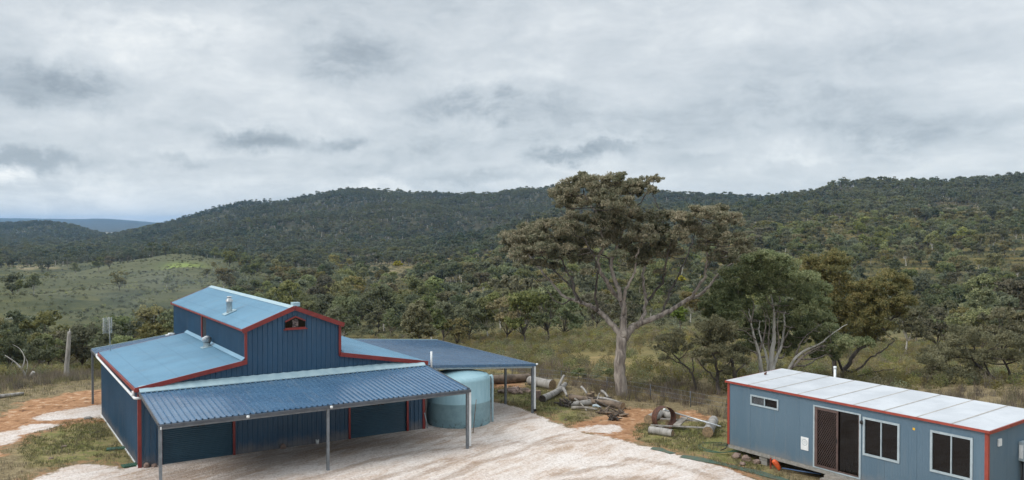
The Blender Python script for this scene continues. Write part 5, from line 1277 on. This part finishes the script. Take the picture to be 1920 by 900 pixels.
# ------------------------------------------------------------------ the trees close to the yard, each with its own limbs and crown
def hero(name, label, baseY, base, stems, clumps, bark, leafm, nleaf, leaf, droop=.6, twigs=4, asp=.34, zb=None, group=None, subs=10, cat='tree', dspread=1.0, seed=1, sparse=1.0, dens=1.7, grow=1.0, jit=.03):
    """stems: (points (u,v,dy), r0, r1, child?) ; clumps: (u, v, dy, ru, rv) in picture units at the tree's own distance"""
    rr = random.Random(seed)
    bx = aty(base, 700, baseY).x; bz = hz1(bx, baseY); O_ = Vector((bx, baseY, bz))
    root = empty(name, tuple(O_)); tag(root, label, cat, group)
    W3 = lambda u, v, dy: aty(u, v, baseY + dy) - O_
    tb = MB(); bb = MB(); skel = []
    for i, (pts, r0, r1) in enumerate(stems):
        P = [W3(*p) for p in pts]
        if i == 0 or pts[0][1] > 900: P[0].z = -.3
        C = catmull(P, 5); C = [c + Vector((rr.gauss(0, 1), rr.gauss(0, 1), rr.gauss(0, .5))) * jit * (0 if k in (0,) else 1) for k, c in enumerate(C)]
        rad = [r0 + (r1 - r0) * (k / (len(C) - 1)) ** .6 for k in range(len(C))]
        if i == 0: rad[0] *= 1.35; rad[1] *= 1.12
        (tb if r0 > .10 or i < 3 else bb).tube(C, rad, 12 if r0 > .15 else 7, wob=.05, seed=i + seed)
        skel += [(c, r) for c, r in zip(C, rad)][2:]
    PV = []; OV = []; k_ = baseY / F
    SK = np.array([s[0] for s in skel]); SR = np.array([s[1] for s in skel])
    for (u, v, dy, ru, rv) in clumps:
        c = W3(u, v, dy * dspread); ru *= 1.08 * grow; rv *= 1.12 * grow; r = (ru * k_, ru * k_ * .95, rv * k_)
        d = np.linalg.norm((SK - np.array(c)) * np.array([1, 1, 1.0]), axis=1) + np.where(SK[:, 2] > c.z + .1, 1.5, 0) - SR * 1.5
        j = int(np.argmin(d)); a = Vector(SK[j]); L = (c - a).length
        rb = min(SR[j] * .8, .018 + .016 * L + .02 * r[0])
        m = a.lerp(c, .55) + Vector((rr.gauss(0, .06), rr.gauss(0, .06), -.07)) * L
        bb.tube(catmull([a, m, c], 4), np.linspace(rb, rb * .35, 9), 5, wob=.1, seed=seed)
        P, Oo, cen = clump_points(c, r, int(nleaf * dens * (ru * rv / 600.) * sparse) + 40, subs, .9, .35)
        PV.append(P); OV.append(Oo)
        for q in cen[:twigs]:
            q = Vector(q); s0_ = m.lerp(c, rr.uniform(.2, 1)); mm = s0_.lerp(q, .5) + Vector((rr.gauss(0, .1), rr.gauss(0, .1), -.05)) * r[0]
            bb.tube([s0_, mm, q], [rb * .4, rb * .28, rb * .12], 4)
    tb.build('trunk', M[bark[0]], root)
    if bb.v: bb.build('branches', M[bark[1]], root)
    P = np.concatenate(PV); Oo = np.concatenate(OV); V, Fq = leaf_quads(P, leaf, asp, droop, Oo, .45)
    link(bpy.data.objects.new('crown', npmesh('crown', V, Fq, M[leafm])), root)
    return root
rz_ = random.Random(5)
def withback(cl, f=.6, dd=2.2):
    """give the crown depth: spread the clumps fore and aft and add some behind"""
    out = []
    for (u, v, ru, rv) in cl:
        out.append((u, v, rz_.uniform(-dd, dd * .4), ru, rv))
        if rz_.random() < f: out.append((u + rz_.uniform(-14, 14), v + rz_.uniform(-2, 10), rz_.uniform(dd * .6, dd * 1.7), ru * .9, rv * .85))
    return out
Zm = lambda x, y: (920 + x / 2, 310 + y / 2)
def ZS(pts, dy0=0., dy1=0.):
    n = len(pts); return [(*Zm(*p), dy0 + (dy1 - dy0) * i / (n - 1)) for i, p in enumerate(pts)]
big = [(ZS([(490, 868), (487, 800), (484, 730), (492, 660), (497, 625)], 0, 0), .34, .27),
       (ZS([(497, 640), (498, 585), (500, 545), (488, 505), (462, 478), (432, 432), (418, 405)], 0, .8), .24, .08),
       (ZS([(500, 648), (520, 622), (545, 598), (600, 578), (650, 556), (690, 536), (740, 503), (772, 490), (810, 462), (838, 425), (880, 388), (935, 340)], 0, 1.8), .25, .035),
       (ZS([(492, 640), (462, 605), (432, 572), (402, 545), (362, 522), (322, 508), (280, 496), (245, 460), (196, 402), (150, 345), (105, 295)], 0, 1.6), .20, .03),
       (ZS([(500, 560), (500, 510), (505, 470), (522, 440), (540, 400), (548, 340), (560, 280)], 0, -1.), .13, .04),
       (ZS([(488, 510), (478, 460), (462, 420), (452, 370), (470, 320), (492, 250), (500, 180), (520, 120)], 0, .5), .15, .05),
       (ZS([(462, 480), (440, 440), (410, 400), (404, 350), (420, 300), (410, 230), (390, 170), (350, 110)], .3, -1.2), .12, .04),
       (ZS([(545, 600), (575, 560), (582, 500), (572, 440), (575, 390), (610, 330), (650, 270)], .2, 2.0), .13, .04),
       (ZS([(582, 520), (610, 480), (648, 430), (655, 370), (672, 300), (690, 250)], .9, -.8), .09, .035),
       (ZS([(640, 560), (660, 500), (700, 420), (740, 330), (770, 250)], .6, 2.), .08, .03),
       (ZS([(740, 505), (770, 470), (800, 420), (806, 380), (812, 325), (800, 260), (790, 210)], .8, -.6), .11, .035),
       (ZS([(806, 390), (840, 330), (860, 270), (870, 210)], .5, 1.), .06, .03),
       (ZS([(322, 508), (310, 450), (300, 420), (270, 370), (250, 310), (255, 260)], -.6, .4), .09, .035),
       (ZS([(402, 546), (392, 500), (395, 450), (400, 400), (385, 340), (350, 270)], -.3, -2.), .09, .035),
       (ZS([(300, 500), (270, 520), (235, 500), (215, 470)], -.8, -.2), .05, .02),
       (ZS([(340, 515), (290, 440), (220, 380), (190, 330)], -.6, 1.), .07, .03),
       (ZS([(450, 375), (430, 340), (380, 320), (340, 260)], .3, 1.6), .07, .03),
       (ZS([(500, 180), (450, 140), (420, 90)], .5, 1.2), .05, .025), (ZS([(500, 190), (560, 140), (600, 80)], .5, 0), .05, .025)]
bc = [(75, 270, 44, 26), (110, 300, 50, 30), (60, 320, 30, 16), (100, 345, 36, 18), (300, 250, 56, 40), (200, 310, 50, 30), (180, 280, 50, 34), (120, 320, 40, 26), (280, 330, 50, 34), (360, 280, 54, 40), (400, 300, 44, 34), (500, 240, 50, 34), (590, 290, 50, 36), (660, 300, 44, 34), (560, 330, 44, 28), (720, 200, 34, 22), (820, 280, 46, 34), (840, 350, 36, 20), (480, 340, 36, 22), (930, 330, 34, 22), (400, 130, 50, 30), (260, 100, 26, 26), (180, 370, 36, 18), (420, 180, 40, 24), (370, 400, 30, 14), (640, 400, 30, 14), (290, 112, 58, 46), (342, 62, 54, 32), (402, 82, 56, 38), (472, 62, 52, 34), (432, 132, 62, 40), (522, 92, 52, 38), (562, 84, 46, 40), (612, 56, 34, 20), (502, 150, 56, 32), (332, 142, 54, 34), (606, 100, 24, 20), (272, 150, 34, 26), (468, 175, 50, 22),
      (96, 282, 50, 34), (150, 258, 58, 36), (52, 292, 26, 16), (205, 240, 58, 36), (250, 284, 62, 44), (330, 206, 60, 34), (402, 226, 56, 38), (152, 318, 48, 28), (222, 342, 50, 28), (302, 302, 56, 42), (342, 352, 50, 34), (270, 218, 40, 24),
      (462, 216, 52, 34), (532, 196, 58, 32), (562, 258, 60, 44), (602, 202, 52, 30), (522, 302, 54, 42), (642, 258, 56, 42), (682, 196, 52, 30), (622, 332, 54, 38), (702, 276, 46, 38), (562, 368, 46, 30), (740, 226, 36, 24), (440, 280, 50, 36), (690, 330, 36, 24),
      (782, 186, 54, 34), (842, 178, 50, 28), (892, 208, 46, 32), (762, 238, 44, 30), (852, 248, 50, 34), (912, 278, 44, 30), (942, 310, 36, 26), (965, 288, 22, 16), (872, 328, 46, 26), (792, 318, 34, 22), (902, 356, 32, 16), (242, 382, 34, 16), (132, 366, 30, 14), (985, 320, 16, 10)]
hero('big_gum_tree', 'tall spreading grey brown gum tree on a forked pale trunk beside the fence', 46.4, 1165, big, withback([(*Zm(x, y), a / 2, b / 2) for x, y, a, b in bc], .55, 2.4), ('bark_gum', 'bark_dark'), 'leaf_big', 1500, .145, .7, 5, .38, seed=3)
Zr = lambda x, y: (1220 + x / 2.743, 440 + y / 2.743)
def ZQ(pts, dy0=0., dy1=0.):
    n = len(pts); return [(*Zr(*p), dy0 + (dy1 - dy0) * i / (n - 1)) for i, p in enumerate(pts)]
def CQ(cl, f=.5, dd=1.8): return withback([(*Zr(x, y), a / 2.743, b / 2.743) for x, y, a, b in cl], f, dd)
wg = [(ZQ([(612, 790), (612, 700), (625, 600), (634, 520), (636, 440), (630, 360), (612, 280)], 0, 0), .25, .02),
      (ZQ([(600, 780), (570, 705), (556, 610), (530, 520), (514, 440), (505, 380)], 0, -1), .19, .02), (ZQ([(612, 700), (600, 640), (578, 570), (560, 500), (560, 440)], 0, .5), .13, .02),
      (ZQ([(618, 720), (648, 630), (676, 560), (688, 470), (690, 400), (735, 320)], 0, .8), .15, .015), (ZQ([(640, 790), (700, 712), (740, 640), (800, 592), (872, 560), (940, 505), (1010, 460)], 0, -1.), .15, .015),
      (ZQ([(720, 690), (790, 622), (860, 580), (930, 566)], -.3, -1.4), .09, .03), (ZQ([(514, 450), (480, 400), (440, 350)], -1, -1.5), .05, .02), (ZQ([(636, 420), (665, 350), (650, 280)], 0, 1), .06, .03),
      (ZQ([(556, 610), (500, 590), (440, 575), (400, 560)], -.3, -1), .05, .02), (ZQ([(540, 540), (490, 500), (440, 480)], -.6, -1.4), .05, .02), (ZQ([(630, 380), (600, 330), (590, 290)], 0, -.8), .05, .02),
      (ZQ([(618, 640), (606, 540), (612, 460), (590, 380)], .2, .8), .08, .015), (ZQ([(560, 600), (584, 520), (592, 440), (575, 370)], 0, .6), .08, .015), (ZQ([(650, 620), (660, 540), (650, 460), (668, 390)], .2, 1), .07, .015),
      (ZQ([(740, 640), (770, 560), (800, 520), (850, 480)], -.2, .6), .07, .015), (ZQ([(514, 450), (530, 380), (520, 320)], -1, -.4), .06, .015), (ZQ([(676, 560), (720, 480), (760, 440)], .3, 1), .06, .015)]
wc = [(560, 130, 80, 36), (640, 260, 80, 44), (300, 390, 60, 40), (360, 340, 60, 40), (430, 300, 60, 44), (820, 340, 70, 44), (540, 250, 70, 40), (880, 430, 60, 40), (720, 380, 60, 36), (430, 440, 50, 34), (600, 132, 100, 44), (520, 162, 80, 44), (690, 160, 80, 46), (440, 222, 76, 50), (560, 210, 90, 50), (656, 212, 80, 46), (772, 226, 76, 48), (835, 280, 70, 50), (372, 290, 70, 48), (480, 292, 78, 44), (750, 300, 80, 46), (322, 350, 60, 44), (402, 392, 76, 50), (330, 420, 56, 40), (466, 360, 60, 40),
      (790, 392, 80, 44), (860, 440, 76, 44), (720, 450, 64, 38), (880, 366, 60, 40), (770, 470, 50, 34), (940, 540, 70, 40), (1010, 560, 60, 34), (1090, 560, 50, 30), (960, 590, 50, 26), (400, 470, 50, 30), (560, 300, 60, 30), (920, 480, 40, 26)]
hero('white_gum_tree', 'green gum tree with several smooth white stems rising behind the cabin roof', 49.5, 1443, wg, [(u, v, dy + (3.2 if 1398 < u < 1490 and v > 592 else -.6), ru, rv) for u, v, dy, ru, rv in CQ(wc, .5, 2.2)] + [(*Zr(x, y), 3.2 + .1 * (x % 7), 26, 17) for x, y in ((600, 400), (550, 470), (660, 430), (700, 500), (500, 420), (480, 520), (740, 540), (640, 520), (590, 560), (820, 520), (900, 560), (690, 590), (520, 590), (600, 330), (880, 620))], ('bark_white', 'bark_gum'), 'leaf_green', 1500, .14, .5, 1, .42, seed=8, dens=1.6, grow=1.08, jit=.012)
hero('rusty_wattle_tree', 'bushy rust tinged tree behind the white stemmed gum, topped above it', 56, 1570, [(ZQ([(950, 780), (940, 640), (900, 500), (900, 380), (900, 260)]), .2, .05), (ZQ([(940, 640), (900, 600), (880, 560), (840, 480)], 0, 1), .1, .03), (ZQ([(900, 400), (960, 300), (980, 200)], 0, 1), .09, .03)],
     CQ([(800, 140, 54, 30), (870, 146, 60, 36), (955, 118, 64, 36), (930, 172, 70, 40), (982, 160, 46, 36), (960, 232, 60, 34), (880, 230, 70, 36), (900, 300, 76, 44), (820, 200, 60, 34), (990, 286, 46, 34), (960, 360, 76, 44), (900, 400, 70, 40), (1010, 400, 60, 40), (1000, 470, 60, 40)], .4), ('bark_dark', 'bark_dark'), 'leaf_rust', 1500, .14, .4, 3, .4, seed=12, dens=1.5, grow=1.12)
hero('olive_wattle_tree', 'broad olive and rust tree with dark leaning stems right of the white stemmed gum', 54, 1590, [(ZQ([(985, 800), (990, 720), (1030, 640), (1070, 590), (1130, 560), (1190, 490), (1250, 420)]), .2, .05), (ZQ([(985, 760), (970, 660), (930, 610), (885, 600)], 0, -1), .13, .03), (ZQ([(1000, 700), (1060, 700), (1120, 640), (1200, 590), (1260, 540)], 0, -1), .1, .03),
     (ZQ([(1070, 590), (1080, 500), (1090, 400), (1080, 330)], 0, 1), .1, .03), (ZQ([(1010, 740), (1100, 720), (1180, 700), (1260, 690)], 0, -.6), .06, .02)],
     CQ([(1230, 222, 70, 34), (1290, 262, 56, 46), (1180, 262, 60, 40), (1250, 300, 76, 46), (1296, 340, 52, 40), (1080, 282, 60, 40), (1130, 340, 70, 46), (1210, 366, 76, 46), (1150, 420, 76, 44), (1244, 410, 60, 36), (1060, 400, 66, 46), (1060, 470, 64, 40), (1110, 540, 64, 36), (1180, 470, 50, 30), (1140, 500, 50, 30), (1290, 400, 40, 26), (1230, 480, 40, 20), (1060, 340, 50, 34)], .6), ('bark_dark', 'bark_dark'), 'leaf_rust', 1500, .14, .4, 4, .4, seed=13, dens=1.5, grow=1.12)
hero('dark_wattle_tree', 'dark stemmed olive tree just left of the cabin and the white gum', 46.5, 1347, [(ZQ([(345, 850), (345, 770), (342, 700), (330, 640), (300, 580)]), .15, .04), (ZQ([(430, 850), (432, 740), (420, 660), (390, 600), (360, 540)], .8, 0), .16, .04), (ZQ([(342, 720), (380, 680), (420, 640), (450, 610)], 0, -.6), .07, .03), (ZQ([(345, 760), (290, 700), (240, 640), (220, 600)], 0, -.8), .06, .02), (ZQ([(425, 720), (480, 670), (520, 640)], .6, 1), .06, .02)],
     CQ([(330, 470, 60, 44), (270, 490, 50, 40), (390, 540, 60, 44), (300, 560, 64, 46), (350, 606, 60, 36), (410, 480, 50, 36), (452, 596, 56, 34), (404, 630, 50, 26), (250, 552, 44, 34), (330, 520, 60, 40), (460, 650, 44, 22), (300, 660, 40, 22), (250, 620, 40, 24), (380, 690, 40, 16)], .5, 1.4), ('bark_dark', 'bark_dark'), 'leaf_dull', 1250, .12, .4, 5, .36, seed=14, dens=1.5, grow=1.12)
hero('leaning_sapling', 'slender leaning young gum in the heath left of the cabin', 47.5, 1306, [(ZQ([(238, 846), (232, 790), (214, 716), (170, 668), (125, 625), (100, 590)]), .09, .03), (ZQ([(170, 668), (110, 640), (70, 600)], 0, -.5), .04, .02), (ZQ([(214, 716), (220, 660), (200, 600)], 0, .6), .04, .02)],
     CQ([(82, 548, 44, 32), (132, 520, 44, 30), (60, 590, 40, 26), (150, 566, 46, 30), (110, 606, 40, 22), (190, 590, 34, 22), (70, 640, 30, 14)], .4, 1.0), ('bark_dark', 'bark_dark'), 'leaf_dull', 1150, .12, .5, 5, .34, seed=15, dens=1.5, grow=1.12)
hero('twisted_wattle_tree', 'low wide olive tree with twisted dark limbs behind the right end of the cabin', 52, 1888, [(ZQ([(1835, 940), (1830, 850), (1800, 780), (1740, 720), (1680, 670), (1640, 620)]), .2, .05), (ZQ([(1835, 900), (1850, 800), (1840, 700), (1800, 620), (1780, 560)], 0, 1), .14, .04), (ZQ([(1830, 900), (1760, 850), (1700, 840), (1620, 800), (1560, 760)], 0, -1), .11, .03), (ZQ([(1840, 830), (1900, 760), (1960, 700), (2000, 640)], 0, .4), .11, .03), (ZQ([(1740, 720), (1720, 650), (1740, 590)], .3, -.5), .07, .03), (ZQ([(1700, 840), (1640, 850), (1580, 820), (1500, 800)], -.5, -1), .06, .02)],
     CQ([(1622, 510, 80, 38), (1702, 552, 76, 40), (1562, 556, 70, 36), (1802, 540, 70, 40), (1880, 560, 70, 40), (1502, 612, 76, 40), (1602, 632, 80, 42), (1702, 640, 76, 40), (1450, 662, 66, 40), (1782, 622, 66, 40), (1862, 640, 70, 40), (1482, 722, 70, 40), (1582, 716, 70, 40), (1660, 700, 66, 36), (1404, 640, 46, 30), (1544, 776, 60, 30), (1622, 776, 50, 26), (1950, 610, 60, 44), (2000, 680, 60, 40), (1460, 770, 40, 20)], .5, 1.8), ('bark_dark', 'bark_dark'), 'leaf_dull', 1300, .13, .4, 6, .36, seed=16, dens=1.5, grow=1.12)
def PQ(cl): return withback(cl, .4, 1.2)
hero('brown_shrub_tree', 'small round brown leaved tree just beyond the carport roof', 78, 786, [([(786, 700, 0), (786, 650, 0), (784, 600, 0)], .12, .03)], PQ([(782, 585, 18, 13), (770, 600, 16, 14), (796, 598, 16, 14), (785, 615, 20, 14), (772, 622, 16, 10), (800, 620, 14, 10), (786, 572, 12, 8)]), ('bark_dark', 'bark_dark'), 'leaf_dull', 900, .26, .3, 2, .5, seed=17)
hero('lime_tree_sapling', 'small lime green tree on the flat right of the tall gum', 92, 1275, [([(1276, 612, 0), (1275, 598, 0), (1274, 588, 0)], .07, .03)], PQ([(1272, 588, 9, 6), (1282, 586, 8, 6), (1266, 592, 7, 5), (1277, 594, 9, 5), (1275, 580, 6, 5)]), ('bark_dark', 'bark_dark'), 'leaf_lime', 900, .3, .3, 2, .5, seed=18)
# yellow wattle in flower
for k, (u, v, Y, s, lb) in enumerate([(746, 494, 330, 7, 'yellow flowering wattle, left of a pair on the slope above the carport'), (768, 488, 335, 6, 'yellow flowering wattle, right of a pair on the slope above the carport'), (918, 575, 160, 6, 'bright yellow wattle low in the valley left of the tall gum'),
                                  (1226, 522, 240, 8, 'yellow wattle seen through the lower limbs of the tall gum'), (1277, 523, 235, 7, 'yellow wattle right of the tall gum stem, middle of three'), (1317, 525, 230, 8, 'yellow wattle under the right limb of the tall gum'),
                                  (1741, 546, 240, 9, 'pale yellow green wattle on the right slope, left of two'), (1774, 545, 240, 8, 'pale yellow wattle on the right slope, right of two'), (1850, 520, 300, 5, 'small yellow wattle near the right edge of the slope'), (1115, 515, 260, 5, 'small yellow wattle behind the left limbs of the tall gum'), (1560, 470, 420, 4, 'tiny yellow wattle above the rust tinged tree')]):
    G = hitg(u, v + s * .9, 100); Y = G.y; dv = 0
    hero('wattle_bush', lb, Y, u, [([(u, v + 14, 0), (u, v, 0)], .08, .03)], [(u, v, 0, s, s * .7), (u + s * .7, v + s * .3, .5, s * .7, s * .5), (u - s * .7, v + s * .4, -.4, s * .7, s * .5)], ('bark_dark', 'bark_dark'), 'leaf_y' if k < 6 or k > 7 else 'leaf_lime', 1400, Y * .0026, .2, 1, .6, group='yellow wattles in flower', cat='bush', seed=30 + k, subs=5)
# small leafy shrubs near the fence
for k, (u, v, Y, s, lb) in enumerate([(1085, 701, 52, 12, 'small dark leafy shrub left of the tall gum trunk'), (1143, 698, 51, 9, 'dark green shrub tight against the left of the tall gum trunk'), (1250, 713, 50, 8, 'small dark shrub in the heath right of the tall gum'), (1120, 706, 53, 6, 'tiny shrub between two darker shrubs left of the tall gum'), (1218, 690, 56, 6, 'small grey green shrub on the flat right of the tall gum'),
                                  (378, 676, 52, 1, None)]):
    if lb is None: continue
    hero('shrub', lb, Y, u, [([(u, v + 20, 0), (u, v + 6, 0), (u, v, 0)], .035, .015)], [(u, v, 0, s, s * .8), (u + s * .7, v + s * .3, .4, s * .7, s * .6), (u - s * .7, v + s * .2, -.3, s * .7, s * .6)], ('bark_dark', 'bark_dark'), 'leaf_green', 1500, .10, .3, 3, .5, cat='shrub', seed=60 + k, subs=6)
# dead trees on the left
def snag(name, label, Y, stems, mat='bark_dead'):
    u0 = stems[0][0][0][0]; bx = aty(u0, 700, Y).x; O_ = Vector((bx, Y, hz1(bx, Y))); root = empty(name, tuple(O_)); tag(root, label, 'dead tree')
    for i, (pts, r0, r1) in enumerate(stems):
        P = [aty(u, v, Y + (.4 * j if i else 0)) - O_ for j, (u, v) in enumerate(pts)]
        if i == 0: P[0].z = -.3
        C = catmull(P, 4); mb = MB(); mb.tube(C, np.linspace(r0, r1, len(C)), 9, wob=.08, seed=i); mb.build('trunk' if i == 0 else 'branch', M[mat], root)
snag('bare_tree', 'tall bare silver trunk standing alone beyond the left corner of the barn', 57, [([(124, 716), (125, 690), (128, 655), (130, 622)], .19, .11), ([(130, 628), (131, 616)], .05, .02)])
snag('dead_tree', 'bare forked grey tree with thin limbs at far left of the pad', 56, [([(49, 722), (47, 705), (41, 692), (27, 678), (9, 666)], .10, .02), ([(41, 692), (46, 672), (38, 655), (24, 646)], .035, .01), ([(47, 705), (52, 682), (46, 668)], .025, .01), ([(25, 676), (20, 690), (30, 700)], .03, .01)])
snag('dead_stump', 'short leaning silver stump right of the bare forked tree', 56, [([(53, 722), (58, 706), (63, 697)], .14, .10)])
log('fallen_log', pt(-30, 750, .1), pt(44, 741, .1), .12, .08, M['bark_dead'], 'long grey log lying in scrub at the left edge', seed=40)

# thin wood smoke drifting from the barn chimney
def smoke():
    m = bpy.data.materials.new('wood_smoke'); m.use_nodes = True; t = NT(m.node_tree); t.n.clear()
    tc_ = t.node('ShaderNodeTexCoord'); g_ = tc_.outputs['Object']
    r_ = t.vmath('LENGTH', t.vmath('MULTIPLY', g_, (1 / 8.5, 1 / 5.5, 1 / 2.4)), out=1)
    n_ = t.noise(t.vmath('MULTIPLY', g_, (.5, .6, 1.0)), .9, 3, .55)
    d_ = t.math('MULTIPLY', t.math('MULTIPLY', t.smooth(r_, 1., .1), t.smooth(n_, .34, .66)), .016)
    v = t.node('ShaderNodeVolumePrincipled'); o = t.node('ShaderNodeOutputMaterial'); t.l.new(v.outputs[0], o.inputs['Volume'])
    v.inputs['Color'].default_value = (.62, .76, 1., 1); t.l.new(d_, v.inputs['Density'])
    bm = bmesh.new(); bmesh.ops.create_icosphere(bm, subdivisions=3, radius=1); me = bpy.data.meshes.new('smoke'); 
    for q in bm.verts: q.co = Vector((q.co.x * 8.6, q.co.y * 5.6, q.co.z * 2.5))
    bm.to_mesh(me); bm.free(); me.materials.append(m); o_ = link(bpy.data.objects.new('smoke', me)); o_.location = (-20.0, 47.5, 5.6); tag(o_, kind='stuff')
smoke()
